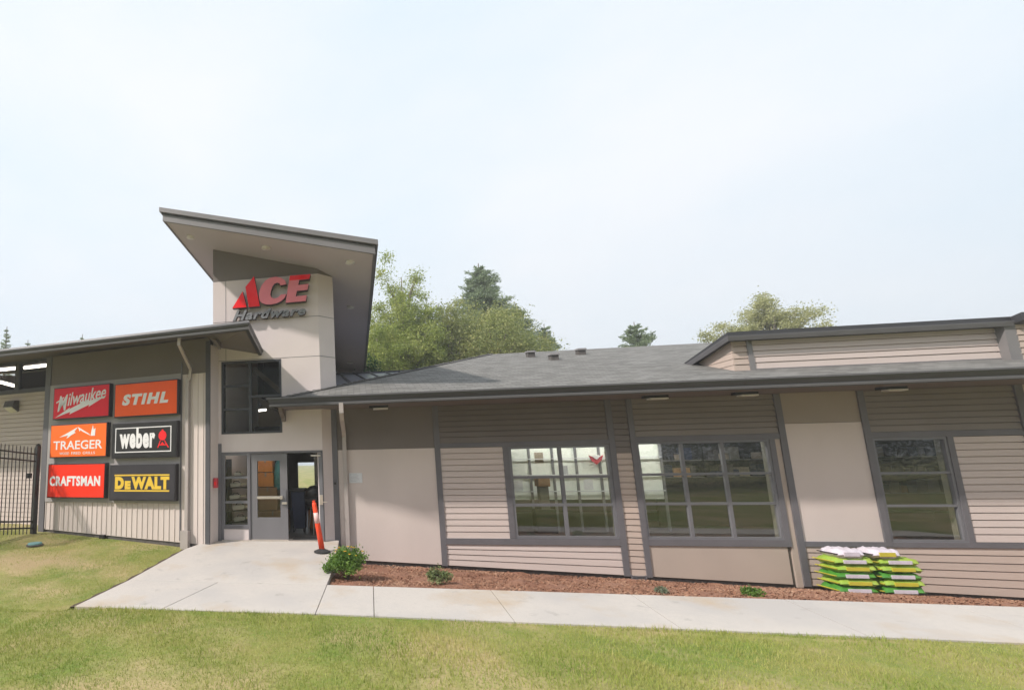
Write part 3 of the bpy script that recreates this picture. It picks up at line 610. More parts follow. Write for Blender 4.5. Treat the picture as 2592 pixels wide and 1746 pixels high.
# ---- tower
def ttop(x): return 7.95 - 0.2836 * (x + 3.83)
WU = (-3.62, -1.98, 2.75, 4.71); EN = (-3.62, -0.95, -0.5, 2.27)
m = MB(TT); wall_holes(m, -3.86, -0.95, -0.4, 7.0, [WU, EN], -0.22, 0.0); m.build('wall', M['tower'], BLD)
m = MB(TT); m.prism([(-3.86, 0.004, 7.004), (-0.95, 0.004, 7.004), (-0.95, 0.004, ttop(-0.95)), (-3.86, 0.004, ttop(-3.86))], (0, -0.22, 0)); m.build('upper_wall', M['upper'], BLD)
m = MB(); m.prism([(-0.95, 12.2, -0.4), (-0.56, 12.56, -0.4), (-0.56, 12.56, 7.0), (-0.95, 12.2, 7.0)], (-0.15, 0.15, 0)); m.build('wall', M['tower'], BLD)
m = MB(); m.prism([(-0.95, 12.196, 7.004), (-0.56, 12.556, 7.004), (-0.56, 12.556, 7.01), (-0.95, 12.196, ttop(-0.95))], (-0.15, 0.15, 0)); m.build('upper_wall', M['upper'], BLD)
for z in (4.735, 5.82, 7.0): m = MB(TT); m.box(-3.86, -0.951, 0, 0.003, z - 0.006, z + 0.006); m.build('panel_joint', M['trim'], BLD)
m = MB(TT); m.box(-3.50, -3.488, 0, 0.0045, 4.74, 7.0); m.build('panel_joint', M['trim'], BLD)
for z in (4.735, 5.82):
    m = MB(); m.prism([(-0.948, 12.197, z - .006), (-0.56, 12.555, z - .006), (-0.56, 12.555, z + .006), (-0.948, 12.197, z + .006)], (0.002, -0.002, 0)); m.build('panel_joint', M['trim'], BLD)
# tower body behind
m = MB(); m.box(-3.86, -3.66, 12.42, 26.5, -0.3, 7.0); m.box(-1.35, -1.15, 12.7, 26.5, 2.9, 6.9)
m.quad((-3.86, 26.5, 2.9), (0.3, 26.5, 2.9), (0.3, 26.5, ttop(0.3)), (-3.86, 26.5, ttop(-3.86))); m.build('wall', M['tower'], BLD)
m = MB(); m.hexa([(-3.86, 12.42, 6.9), (-3.66, 12.42, 6.9), (-3.66, 26.5, 6.9), (-3.86, 26.5, 6.9), (-3.86, 12.42, ttop(-3.86)), (-3.66, 12.42, ttop(-3.66)), (-3.66, 26.5, ttop(-3.66)), (-3.86, 26.5, ttop(-3.86))])
m.hexa([(-1.35, 12.7, 6.9), (-1.15, 12.7, 6.9), (-1.15, 26.5, 6.9), (-1.35, 26.5, 6.9), (-1.35, 12.7, ttop(-1.35)), (-1.15, 12.7, ttop(-1.15)), (-1.15, 26.5, ttop(-1.15)), (-1.35, 26.5, ttop(-1.35))]); m.build('upper_wall', M['upper'], BLD)
# tower roof: one tilted slab with a skewed front edge
def rp(x, y, d=0): return Vector((x, y, ttop(x) + d))
cor = [rp(-4.75, 10.86), rp(0.50, 10.62), rp(0.36, 27.0), rp(-4.75, 27.0)]
NUP = Vector((0.2728, 0, 0.962))
m = MB(); m.add([*cor, *[c + NUP * 0.03 for c in cor]], [(0, 1, 2, 3), (4, 7, 6, 5), (0, 4, 5, 1), (1, 5, 6, 2), (2, 6, 7, 3), (3, 7, 4, 0)]); m.build('soffit', M['soffit'], BLD)
def rim(inner, outer_d, h0, h1, name, mm):
    c = Vector((sum(p.x for p in cor) / 4, sum(p.y for p in cor) / 4, 0)); mbx = MB()
    dirs = [Vector((-1, -1, 0)), Vector((1, -1, 0)), Vector((1, 1, 0)), Vector((-1, 1, 0))]
    def P(i, d, h): p = cor[i] + Vector((dirs[i].x * d, dirs[i].y * d, 0)); p.z = ttop(p.x) + h; return p
    for i in range(4):
        j = (i + 1) % 4
        mbx.hexa([P(i, inner, h0), P(j, inner, h0), P(j, outer_d, h0), P(i, outer_d, h0), P(i, inner, h1), P(j, inner, h1), P(j, outer_d, h1), P(i, outer_d, h1)])
    return mbx.build(name, M[mm], BLD)
rim(-0.02, 0.03, -0.02, 0.16, 'fascia', 'tower_fascia')
rim(-0.02, 0.05, 0.161, 0.19, 'fascia', 'gutter')
rim(-0.02, 0.10, 0.191, 0.31, 'roof_edge', 'tower_fascia')
m = MB(); m.add([c + Vector((0, 0, 0.30)) for c in cor] + [c + Vector((0, 0, 0.335)) for c in cor], [(0, 1, 2, 3), (4, 7, 6, 5), (0, 4, 5, 1), (1, 5, 6, 2), (2, 6, 7, 3), (3, 7, 4, 0)]); m.build('roof', M['shingle'], BLD)
# tower window
window(BLD, TT, -3.62, -1.98, 2.75, 4.71, [-2.83], [(4.035, -3.57, -2.87), (3.405, -3.57, -2.87), (3.735, -2.79, -2.03)], 0.01, M['frame_dark'], M['glass_dark'], bar=0.075, border=0.055, depth=0.09)
m = MB(TT); m.box(-3.86, -3.62, 0.002, 0.03, -0.05, 2.5); m.build('trim', M['trim'], BLD)
# entrance: frame, side light, leaves
m = MB(TT); m.box(-3.62, -0.95, -0.12, 0.006, 2.22, 2.275); m.box(-3.62, -3.56, -0.12, 0.006, 0.0, 2.22); m.box(-2.90, -2.85, -0.12, 0.006, 0.0, 2.22); m.box(-1.0, -0.95, -0.12, 0.006, 0.0, 2.22)
m.box(-3.56, -2.90, -0.12, 0.004, 0.31, 0.39); m.build('door_frame', M['trim'], BLD)
m = MB(TT); m.box(-3.56, -2.90, -0.10, -0.01, 0.0, 0.31); m.build('wall', M['tower'], BLD)
window(BLD, TT, -3.56, -2.90, 0.39, 2.22, [], [1.615, 0.985], 0.003, M['frame'], M['glass_dark'], bar=0.07, border=0.03)
def leaf(T, name):
    d = MB(T); wall_holes(d, 0, 0.96, 0.05, 2.21, [(0.17, 0.77, 0.60, 2.03)], -0.045, 0.0); return d.build(name, M['door'], BLD)
TD = lambda x, o, z: (-2.84 + x, 12.20 + 0.02 - o, z)
dl = leaf(TD, 'door')
g = MB(TD); g.quad((0.16, -0.022, 0.59), (0.78, -0.022, 0.59), (0.78, -0.022, 2.04), (0.16, -0.022, 2.04)); g.build('pane', M['glass_dark'], dl)
g = MB(TD); g.box(0.18, 0.80, 0.05, 0.085, 1.07, 1.135); g.box(0.78, 0.84, 0.0, 0.085, 1.06, 1.145); g.box(0.17, 0.21, 0.0, 0.05, 1.08, 1.125); g.build('push_bar', M['steel'], dl, bevel=0.006)
g = MB(TD); g.box(0.80, 0.93, 0.0, 0.03, 0.93, 1.29); g.build('lock_plate', M['frame'], dl, bevel=0.005)
g = MB(TD); g.box(0.82, 0.95, 0.03, 0.07, 0.93, 0.985); g.build('handle', M['steel'], dl, bevel=0.006)
g = MB(TD); g.box(0.0, 0.96, 0.0, 0.012, 0.02, 0.055); g.build('door_sweep', M['steel'], dl)
AO = rad(94)                                   # the other leaf stands open inwards
TO = lambda x, o, z: (-1.01 - x * math.cos(AO) - o, 12.30 + x * math.sin(AO), z)
dr = leaf(TO, 'door')
g = MB(TO); g.quad((0.16, -0.022, 0.59), (0.78, -0.022, 0.59), (0.78, -0.022, 2.04), (0.16, -0.022, 2.04)); g.build('pane', M['glass_dark'], dr)
g = MB(TO); g.box(0.18, 0.86, 0.05, 0.09, 1.03, 1.10); g.box(0.80, 0.90, 0.0, 0.09, 0.98, 1.2); g.build('push_bar', M['steel'], dr, bevel=0.006)
g = MB(TT); g.hexa([(-1.06, 0.0, 0.045), (-0.965, 0.0, 0.045), (-0.965, 0.07, 0.045), (-1.06, 0.07, 0.045), (-1.06, 0.0, 2.2), (-0.965, 0.0, 2.2), (-0.965, 0.07, 2.2), (-1.06, 0.07, 2.2)]); jb = g.build('door_jamb', M['frame'], BLD, bevel=0.006)
g = MB(TT); g.box(-1.055, -0.97, 0.07, 0.10, 0.92, 1.16); g.box(-0.985, -0.87, 0.10, 0.125, 0.975, 1.0); g.build('handle', M['steel'], jb, bevel=0.005)
g = MB(TT); g.box(-1.25, -1.0, 0.07, 0.10, 2.12, 2.16); g.build('door_closer', M['steel'], jb, bevel=0.005)
m = MB(TT); m.box(-3.6, -0.97, -0.10, 0.05, 0.0, 0.042); m.build('threshold', M['steel'], BLD)

# ---- left wing
HL = []
m = MB(TL); wall_holes(m, 0.0, 5.5, -0.2, 4.36, [], -0.2, 0.0, zbot=lambda u: -0.03 + 0.042 * u); m.build('wall', M['wall'], BLD)
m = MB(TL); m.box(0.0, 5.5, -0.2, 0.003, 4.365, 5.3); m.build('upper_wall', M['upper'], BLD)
m = MB(TL); m.box(0.0, 0.2, -3.2, -0.201, -0.3, 5.45); m.build('wall', M['tower'], BLD)
m = MB(TL)
u = 0.18
while u < 5.45:
    if not (0.2 < u < 0.2): m.box(u - 0.012, u + 0.012, 0.0, 0.016, 0.0 + 0.042 * u, 4.36)
    u += 0.168
m.build('batten', M['wall'], BLD)
m = MB(TL); wall_holes(m, 0.0, 5.6, -0.5, -0.05, [], -0.25, -0.03, ztop=lambda u: 0.0 + 0.042 * u); m.build('foundation', M['foundation'], BLD)
m = MB(TL); m.box(0.86, 5.46, 0.018, 0.028, 0.98, 4.40); m.build('sign_backing', mat('backing_paint', (0.36, 0.335, 0.33), 0.7, 0.05, 2), BLD)
trim(5.42, 5.62, -0.1, 5.3, 0.035, 'trim', TL); trim(-0.03, 0.10, -0.08, 5.2, 0.035, 'trim_dark', TL)
trim(0.82, 0.86, 0.05, 4.7, 0.02, 'trim', TL, back=0)
# corner return towards the tower
m = MB(); p0 = Vector(TL(-0.03, 0.0, 0)); m.prism([(p0.x, p0.y, -0.1), (-3.70, 12.2, -0.1), (-3.70, 12.2, 5.1), (p0.x, p0.y, 5.1)], (-0.10, -0.0, 0)); m.build('wall', M['wall'], BLD)
# recessed side wall with clerestory windows
RO = -0.9
TS = lambda u, o, z: TL(u, o + RO, z)
m = MB(TS); siding(m, 5.62, 14, 4.46, 0.1, 30); m.build('siding', M['siding'], BLD)
m = MB(TS); m.box(5.62, 14, -0.1, 0.02, 5.50, 5.62); m.box(5.62, 14, -0.1, 0.025, 4.44, 4.56); m.box(7.80, 7.97, -0.1, 0.022, 4.56, 5.50); m.box(6.26, 6.38, -0.1, 0.022, 4.56, 5.50); m.build('trim', M['trim_dark'], BLD)
window(BLD, TS, 6.38, 7.80, 4.56, 5.50, [], [], 0.01, M['frame_dark'], M['glass_dark'], border=0.03)
window(BLD, TS, 7.97, 9.6, 4.56, 5.50, [], [], 0.01, M['frame_dark'], M['glass_dark'], border=0.03)
m = MB(TS); m.box(5.4, 14, -0.3, -0.03, -0.4, 0.12); m.build('foundation', M['foundation'], BLD)
m = MB(TL); m.hexa([(14.0, -6.6, -0.4), (14.15, -6.6, -0.4), (14.15, -0.85, -0.4), (14.0, -0.85, -0.4), (14.0, -6.6, 6.5), (14.15, -6.6, 6.5), (14.15, -0.85, 5.55), (14.0, -0.85, 5.55)]); m.build('wall', M['siding'], BLD)
# shed roof over the left wing
A0 = Vector(TL(15, 1.4, 5.22)); B0 = Vector((-2.44, 10.10, 4.97)); C0_ = Vector((-2.585, 12.19, 4.87)); E0 = Vector((-3.86, 12.19, 5.15)); D0 = Vector(TL(0.1, 0, 5.33)); G0 = Vector((-3.88, 19.0, 6.75)); F0 = Vector(TL(15, -7.0, 6.75))
ring = [A0, B0, C0_, E0, G0, F0]; upv = Vector((0, 0, 0.13))
m = MB(); P = [A0, B0, C0_, E0, D0, G0, F0]
m.add(P + [p + upv for p in P], [(0, 1, 4), (1, 2, 3), (1, 3, 4), (0, 4, 6), (4, 5, 6), (4, 3, 5)] + [tuple(7 + i for i in f) for f in ((1, 0, 4), (2, 1, 3), (3, 1, 4), (4, 0, 6), (5, 4, 6), (3, 4, 5))] + [(a, b, b + 7, a + 7) for a, b in ((0, 1), (1, 2), (2, 3), (3, 5), (5, 6), (6, 0))])
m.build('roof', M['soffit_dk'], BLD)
ow = Vector(TL(0, 1, 0)) - Vector(TL(0, 0, 0)); od = (C0_ - B0); oe = Vector((od.y, -od.x, 0)).normalized()
mit = (ow + oe); mit = mit / (mit.dot(ow))
GP2 = [(0.0, 0.15), (0.0, -0.04), (0.07, -0.04), (0.08, 0.01), (0.12, 0.06), (0.13, 0.10), (0.10, 0.16)]
m = MB(); m.sweep(GP2, [(A0, ow), (B0, mit), (C0_, oe)]); m.build('gutter', M['gutter'], BLD)
m = MB(); m.sweep([(0.07, -0.03), (0.09, -0.035), (0.10, 0.01), (0.085, 0.02)], [(A0, ow), (B0, mit), (C0_, oe)]); m.build('gutter_lip', M['gutter_edge'], BLD)
m = MB(TL); pts = [TL(0.08, 1.33, 4.98), TL(0.10, 1.31, 4.82), TL(0.50, 0.12, 4.46), TL(0.56, 0.07, 4.2), TL(0.66, 0.07, 0.02)]
m = MB(); rect_pipe(m, pts[:4], 0.036, 0.028); m.build('downspout', M['downspout'], BLD)
m = MB(TL); m.box(0.57, 0.66, 0.02, 0.10, -0.15, 4.25); m.box(0.53, 0.75, 0.02, 0.15, -0.22, 0.32); m.build('downspout', M['downspout'], BLD)
m = MB(TL); m.prism([(-0.25, 0.0, 5.2), (-0.25, 0.0, 4.95), (-0.25, 0.25, 5.1), (-0.25, 0.4, 5.12)], (-0.09, 0, 0)); m.build('eave_bracket', M['soffit_dk'], BLD)

# ---- interior shell
m = MB(); m.box(-3.66, -0.97, 12.32, 12.7, -0.08, 0.018); m.box(-3.66, 20, 12.7, 24, -0.08, 0.02); m.build('floor', M['floor_in'], BLD)
m = MB(); m.box(-1.15, 20, 12.75, 19.0, 3.2, 3.26); m.build('ceiling', M['grey_in'], BLD)
m = MB(); m.box(0.9, 20, 18.9, 19.0, 0.02, 3.2); m.box(19.9, 20, 12.7, 18.9, 0.02, 3.2); m.box(0.85, 0.95, 12.7, 18.9, 0.02, 3.2); m.build('interior_wall', M['dark_in'], BLD)
m = MB(); wall_holes(m, -3.66, -1.35, 0.02, 7.0, [(-2.75, -1.6, 0.5, 1.95), (-2.75, -1.45, 2.45, 3.0)], 21.0, 21.1); m.build('interior_wall', M['tan_in'], BLD)
m = MB(); m.box(-1.35, -1.25, 14.0, 21, 0.02, 2.9); m.build('interior_wall', M['grey_in'], BLD)
m = MB(); m.box(-3.64, -1.4, 14.6, 14.75, 2.35, 3.1); m.build('ceiling_beam', M['dark_in'], BLD); m = MB(); m.box(-3.64, -1.4, 17.2, 17.35, 2.6, 3.6); m.build('ceiling_beam', M['dark_in'], BLD)
m = MB(); m.box(-3.64, -1.4, 12.45, 17, 2.42, 2.5); m.build('ceiling', M['dark_in'], BLD)  # slab added to block the hall tubes from lighting the upper window
m = MB(); m.box(-3.655, -3.642, 12.45, 21, 2.5, 7.0); m.build('interior_wall', M['dark_in'], BLD)
m = MB(); m.prism([(-3.64, 16, 2.6), (-2.3, 16, 2.6), (-2.3, 16, 3.5), (-3.0, 16, 4.0), (-3.64, 16, 4.4)], (0, 0.1, 0)); m.build('interior_wall', M['tan_in'], BLD)
m = MB(); m.prism([(-3.64, 14.6, 5.2), (-1.4, 14.6, 3.2), (-1.4, 14.6, 3.4), (-3.64, 14.6, 5.4)], (0, 0.2, 0)); m.build('ceiling_beam', M['tan_in'], BLD)
m = MB(TL); m.box(0.3, 13.95, -6.4, -6.2, 2.0, 6.55); m.box(0.3, 13.95, -6.2, -1.1, 3.9, 3.95); m.box(13.8, 13.95, -6.2, -1.0, 3.95, 5.9); m.box(5.45, 5.6, -6.2, -0.2, 3.95, 5.3); m.build('interior_wall', M['dark_in'], BLD)
def lamp_tube(a, b, r, label, g='lit ceiling tubes and added fill tubes inside the store', mm_='tube'):
    a, b = Vector(a), Vector(b); t = thing('ceiling_or_fill_lamp', (a + b) / 2, label, 'lamp', g)
    mm = MB(); mm.tube([a, b], r, 8); mm.build('tube', M[mm_], t); mm = MB(); off = Vector((0, 0.5 * r, 1.6 * r)); mm.tube([a + off, b + off], r * 0.8, 6); mm.build('housing', M['frame'], t); return t
lamp_tube(TL(10.6, -2, 5.66), TL(9.27, -2, 5.64), 0.06, 'lit tube behind the leftmost high window, upper one')
lamp_tube(TL(8.87, -2, 5.62), TL(7.3, -2, 5.62), 0.06, 'lit tube behind the high window next to the batten wall')
lamp_tube(TL(13.4, -4.5, 5.85), TL(12.2, -4.5, 5.53), 0.07, 'slanting lit tube low in the leftmost high window')
lamp_tube((-3.29, 15.4, 3.70), (-3.03, 15.4, 3.72), 0.035, 'small lit lamp behind the tall entrance window')
lamp_tube((-3.4, 12.75, 2.33), (-1.2, 12.75, 2.33), 0.02, 'unseen fill tube added inside above the entrance door', mm_='fill_tube_hall')  # this and the next tube are hidden fill light for the hall
lamp_tube((-3.2, 16.5, 2.5), (-1.7, 16.5, 2.5), 0.02, 'unseen fill tube added deep behind the entrance door', mm_='fill_tube_hall')
for x in (4.3, 6.2, 8.0): lamp_tube((x, 13.6, 3.12), (x + 1.4, 13.6, 3.12), 0.035, 'unseen fill tube added inside above the shop windows', mm_='fill_tube_shop')  # hidden fill light for the display boards

# display boards, shelves and stock seen through the glass
def display(x0, x1, z0, z1, Y, nx, nz, label):
    t = thing('display_board', ((x0 + x1) / 2, Y, 0.02), label, 'display board', 'white display boards behind the shop windows')
    b = MB(); b.box(x0, x1, Y, Y + 0.04, z0, z1); b.build('board', M['white'], t)
    b = MB()
    for k in range(nx + 1): x = x0 + (x1 - x0) * k / nx; b.box(x - .03, x + .03, Y - 0.03, Y - 0.001, 0.02, z1)
    b.build('rail', M['frame'], t)
    for k in range(nz): z = z0 + (z1 - z0) * (k + .5) / nz; b = MB(); b.box(x0, x1, Y - 0.05, Y - 0.031, z - .012, z + .012); b.build('shelf_strip', M['paper'], t)
    for k in range(nx if nx > 2 else 0): xa = x0 + (x1 - x0) * (k + .25) / nx; za = z0 + 0.25 + 0.37 * (k * 2 % 3); b = MB(); b.box(xa, xa + 0.22, Y - 0.012, Y - 0.002, za, za + 0.28); b.build('poster', M[('paper', 'tan_in', 'ink')[k % 3]], t)
    return t
display(4.0, 6.95, 0.85, 2.6, 14.2, 5, 4, 'long white display board behind the window beside the pale panel')
display(7.3, 7.85, 0.85, 2.6, 14.2, 1, 4, 'narrow white display board at the edge of the three bay window')
m = MB(); m.box(8.2, 13.5, 15.2, 15.3, 0.02, 1.35); o = m.build('counter', M['black'], None); tag(o, 'dark counter front standing inside the three bay window', 'counter')
for q, (xa, lb) in enumerate(((8.3, 'grey shelf unit behind the middle bay of the three bay window'), (10.3, 'grey shelf unit behind the right bay of the three bay window'), (14.1, 'grey shelf unit behind the rightmost window'))):
    t = thing('shelf_unit', (xa + 0.8, 16.2, 0.02), lb, 'shelf', 'shelf units inside the shop'); rs = random.Random(q)
    b = MB(); b.box(xa, xa + 1.7, 16.5, 16.54, 0.02, 2.2); b.build('back_panel', M['dark_in'], t)
    for z in (0.3, 0.8, 1.3, 1.8): b = MB(); b.box(xa, xa + 1.7, 16.1, 16.5, z, z + 0.03); b.build('shelf', M['frame'], t)
    for z in (0.83, 1.33, 1.83):
        x = xa + 0.05
        while x < xa + 1.5: wv = rs.uniform(0.12, 0.3); b = MB(); b.box(x, x + wv * .9, 16.15, 16.4, z, z + rs.uniform(0.15, 0.36)); b.build('packet', M[rs.choice(('carton', 'dark_in', 'tan_in', 'bluebin', 'grey_in', 'foundation', 'black'))], t); x += wv
t = thing('planter_box', (4.75, 13.9, 0.02), 'brown box on a grey stand behind the left shop window', 'stand')
b = MB(); b.box(4.62, 4.92, 13.75, 14.05, 1.22, 1.46); b.build('box', M['carton'], t, bevel=0.02); b = MB(); b.box(4.66, 4.88, 13.8, 14.0, 0.62, 1.22); b.build('stand', M['grey_in'], t); b = MB(); b.box(4.5, 5.0, 13.75, 14.05, 0.02, 0.62); b.build('base', M['black'], t)
t = thing('wall_emblem', (6.28, 14.12, 1.95), 'red winged emblem hanging in the left shop window', 'emblem')
b = MB(); b.prism([(6.07, 14.1, 2.02), (6.25, 14.1, 1.93), (6.43, 14.1, 2.02), (6.37, 14.1, 1.87), (6.25, 14.1, 1.77), (6.14, 14.1, 1.87)], (0, 0.03, 0)); b.build('wings', M['alarm'], t)
b = MB(); b.prism([(6.15, 14.085, 1.99), (6.25, 14.085, 1.90), (6.35, 14.085, 1.99), (6.32, 14.085, 2.02), (6.18, 14.085, 2.02)], (0, 0.012, 0)); b.build('crest', M['sign_white'], t)
t = thing('barrel_planter', (6.6, 13.2, 0.02), 'brown barrel behind the left shop window beside the siding pier', 'barrel')
b = MB(); b.lathe((6.55, 13.3, 0.02), [(0.16, 0), (0.2, 0.3), (0.2, 0.5), (0.16, 0.8)], 16); b.build('staves', M['carton'], t, smooth=True); b = MB(); b.lathe((6.55, 13.3, 0.02), [(0.207, 0.25), (0.21, 0.3), (0.207, 0.35)], 16); b.build('hoop', M['black'], t)
# stock by the side light
t = thing('tool_shelf', (-3.25, 12.75, 0.02), 'dark shelf rack standing behind the side light of the door', 'shelf')
b = MB()
for z in (0.42, 0.72, 1.0, 1.32, 1.62): b.box(-3.56, -2.92, 12.5, 12.95, z, z + 0.025)
b.box(-3.58, -3.55, 12.5, 12.95, 0.02, 2.1); b.box(-2.92, -2.89, 12.5, 12.95, 0.02, 2.1); b.build('rack', M['black'], t)
def saw(x, z, s, tilt, label):
    t = thing('power_saw', (x, 12.6, z), label, 'power tool', 'pale power tools on the rack behind the side light')
    c, n_ = math.cos(tilt), math.sin(tilt); TT_ = lambda a, b_, d: (x + (a * c - d * n_) * s, 12.6 + b_, z + (a * n_ + d * c) * s)
    b = MB(TT_); b.prism([(-0.2, -0.08, 0), (0.16, -0.08, 0.0), (0.22, -0.08, 0.06), (0.2, -0.08, 0.13), (-0.2, -0.08, 0.15)], (0, 0.16, 0)); b.build('motor_body', M['paleplastic'], t, bevel=0.01)
    b = MB(TT_); b.tube([TT_(-0.1, 0, 0.15), TT_(-0.06, 0, 0.22), TT_(0.1, 0, 0.21), TT_(0.16, 0, 0.13)], 0.018 * s, 6) if False else b
    b.T = None; b.tube([TT_(-0.1, 0, 0.15), TT_(-0.06, 0, 0.21), TT_(0.1, 0, 0.2), TT_(0.16, 0, 0.13)], 0.018, 6); b.build('handle', M['black'], t)
    b = MB(TT_); b.prism([(0.2, -0.015, 0.03), (0.42, -0.015, 0.05), (0.42, -0.015, 0.09), (0.2, -0.015, 0.1)], (0, 0.02, 0)); b.build('blade', M['steel'], t)
for x, z, s, ti, lb in ((-3.22, 0.47, 0.75, 0.15, 'pale power tool lowest in the side light'), (-3.25, 0.765, 0.8, 0.1, 'pale power tool second from the bottom in the side light'), (-3.35, 1.045, 0.7, 0.12, 'pale power tool just under the lower side light bar'), (-3.33, 1.36, 0.7, 0.1, 'pale power tool just under the upper side light bar'), (-3.28, 1.66, 0.45, 0.0, 'small pale power tool above the upper side light bar')): saw(x, z, s, ti, lb)
# stock behind the closed leaf and in the opening
def carton(x0, x1, y0, y1, z0, z1, mm, label, grp=None, cat='box'):
    t = thing('carton', ((x0 + x1) / 2, (y0 + y1) / 2, z0), label, cat, grp)
    b = MB(); b.box(x0, x1, y0, y1, z0, z1); b.build('box', M[mm], t, bevel=0.008); b = MB(); xm = (x0 + x1) / 2; b.box(xm - .025, xm + .025, y0 - 0.002, y1, z1 - 0.12, z1 + 0.002); b.build('tape', M['tan_in'], t)
carton(-2.95, -2.5, 13.6, 14.0, 1.3, 1.7, 'orange_box', 'orange box seen through the closed door, lower of two'); carton(-2.95, -2.52, 13.6, 14.0, 1.72, 2.1, 'orange_box', 'orange box seen through the closed door, upper of two')
carton(-2.95, -2.1, 13.55, 14.1, 0.02, 0.62, 'carton', 'wide brown box on the floor behind the closed door'); carton(-2.95, -2.4, 13.6, 14.05, 0.64, 1.28, 'carton', 'tall brown box under the orange boxes behind the door')
t = thing('hanging_bag', (-2.35, 13.75, 1.2), 'teal bag hanging beside the orange boxes behind the door', 'bag'); b = MB(); b.lathe((-2.36, 13.75, 1.2), [(0.10, 0), (0.15, 0.1), (0.14, 0.45), (0.11, 0.7), (0.05, 0.85)], 14); b.build('sack', M['tealbag'], t, smooth=True); b = MB(); b.tube([(-2.40, 13.75, 2.03), (-2.36, 13.75, 2.25), (-2.32, 13.75, 2.03)], 0.012, 6); b.build('strap', M['tealbag'], t)
t = thing('wheeled_bin', (-1.75, 13.9, 0.02), 'black upright wheeled bin standing inside the open doorway', 'bin'); b = MB(); b.hexa([(-1.95, 13.7, 0.12), (-1.62, 13.7, 0.12), (-1.62, 14.1, 0.12), (-1.95, 14.1, 0.12), (-2.0, 13.62, 1.15), (-1.6, 13.62, 1.15), (-1.6, 14.15, 1.15), (-2.0, 14.15, 1.15)]); b.build('body', M['bluebin'], t, bevel=0.02); b = MB(); b.box(-2.02, -1.58, 13.58, 14.18, 1.155, 1.23); b.build('lid', M['black'], t, bevel=0.02)
for sx in (-1.95, -1.65): b = MB(); b.tube([(sx - .03, 13.75, 0.1), (sx + .03, 13.75, 0.1)], 0.08, 12); b.build('wheel', M['rubber'], t)
t = thing('kettle_grill', (-1.38, 14.6, 0.02), 'black kettle grill inside the doorway behind the orange post', 'grill'); b = MB(); b.lathe((-1.30, 13.4, 0.02), [(0.08, 0.72), (0.24, 0.80), (0.30, 0.98)], 18); b.build('bowl', M['black'], t, smooth=True); b = MB(); b.lathe((-1.30, 13.4, 0.02), [(0.305, 0.985), (0.27, 1.16), (0.15, 1.28), (0.02, 1.31)], 18); b.build('lid', M['black'], t, smooth=True)
for a in (0.4, 2.5, 4.6): b = MB(); b.tube([(-1.30 + .14 * math.cos(a), 13.4 + .14 * math.sin(a), 0.78), (-1.30 + .26 * math.cos(a), 13.4 + .26 * math.sin(a), 0.03)], 0.014, 6); b.build('leg', M['steel'], t)
carton(-1.62, -1.36, 14.5, 14.9, 0.02, 0.55, 'orange_box', 'orange box on the floor deep inside the doorway'); carton(-1.66, -1.36, 15.4, 15.9, 0.02, 1.2, 'carton', 'stacked brown box at the back of the doorway')
m = MB(); m.box(-1.80, -1.0, 12.30, 12.9, 0.021, 0.036); o = m.build('door_mat', M['rubber']); tag(o, 'dark mat lying in the open doorway', 'door mat')

# ------------------------------------------------------------------ signs on the batten wall
SG = 'maker signs in two columns on the batten wall'
def face_quad(u0, u1, z0, z1, o): return [TL(u0, o, z0), TL(u1, o, z0), TL(u1, o, z1), TL(u0, o, z1)]   # u0 is the picture's left
NOUT = Vector(TL(0, 1, 0)) - Vector(TL(0, 0, 0))
OF = 0.186
def sign(u0, u1, z0, z1, mm, label):
    t = thing('wall_sign', TL((u0 + u1) / 2, 0.03, z0), label, 'sign', SG)
    b = MB(TL); b.box(u1, u0, 0.03, 0.17, z0, z1); b.build('cabinet', M['cabinet'], t, bevel=0.006)
    b = MB(TL); b.box(u1 + .028, u0 - .028, 0.171, 0.18, z0 + .028, z1 - .028); b.build('face', M[mm], t); 
    S = lambda a, c, o=OF: TL(u0 + (u1 - u0) * a, o, z0 + (z1 - z0) * c)
    return t, S
def words(t, S, body, a0, a1, c0, c1, mm, off=0.0, shear=0.0, dz=0.0, gap=1.0):
    b = MB(); lettering(b, body, [S(a0, c0), S(a1, c0 + dz), S(a1, c1 + dz), S(a0, c1)], -NOUT * 0.005, off, shear, gap); return b.build('lettering', M[mm], t)
def shape(t, S, polys, mm, name='emblem'):
    b = MB()
    for k, poly in enumerate(polys): b.prism([S(x, y, OF + 0.0004 * k) for x, y in poly], -NOUT * 0.005)
    return b.build(name, M[mm], t)
t, S = sign(5.12, 3.07, 3.34, 4.28, 'sign_red', 'red sign with white script lettering over a lightning bolt')
words(t, S, 'M', 0.09, 0.27, 0.24, 0.72, 'sign_white', 0.012, 0.25, 0.05); words(t, S, 'ilwaukee', 0.27, 0.94, 0.40, 0.80, 'sign_white', 0.012, 0.25, 0.16)
shape(t, S, [[(0.05, 0.07), (0.30, 0.235), (0.33, 0.17), (0.36, 0.30), (0.355, 0.305)][:4] + [(0.40, 0.335), (0.385, 0.235), (0.66, 0.40), (0.67, 0.33), (0.95, 0.62), (0.72, 0.51), (0.715, 0.565), (0.43, 0.40), (0.42, 0.36), (0.30, 0.295)]], 'sign_white', 'lightning_bolt') if False else shape(t, S, [[(0.05, 0.06), (0.33, 0.22), (0.31, 0.14), (0.66, 0.40), (0.645, 0.33), (0.95, 0.64), (0.62, 0.50), (0.635, 0.56), (0.30, 0.30), (0.315, 0.35)][:]], 'sign_white', 'lightning_bolt')
shape(t, S, [[(0.06, 0.50), (0.20, 0.66), (0.20, 0.70), (0.06, 0.545)]], 'sign_white', 'flourish')
t, S = sign(2.90, 0.85, 3.29, 4.23, 'sign_orange', 'deep orange sign with one slanted white word in the top row')
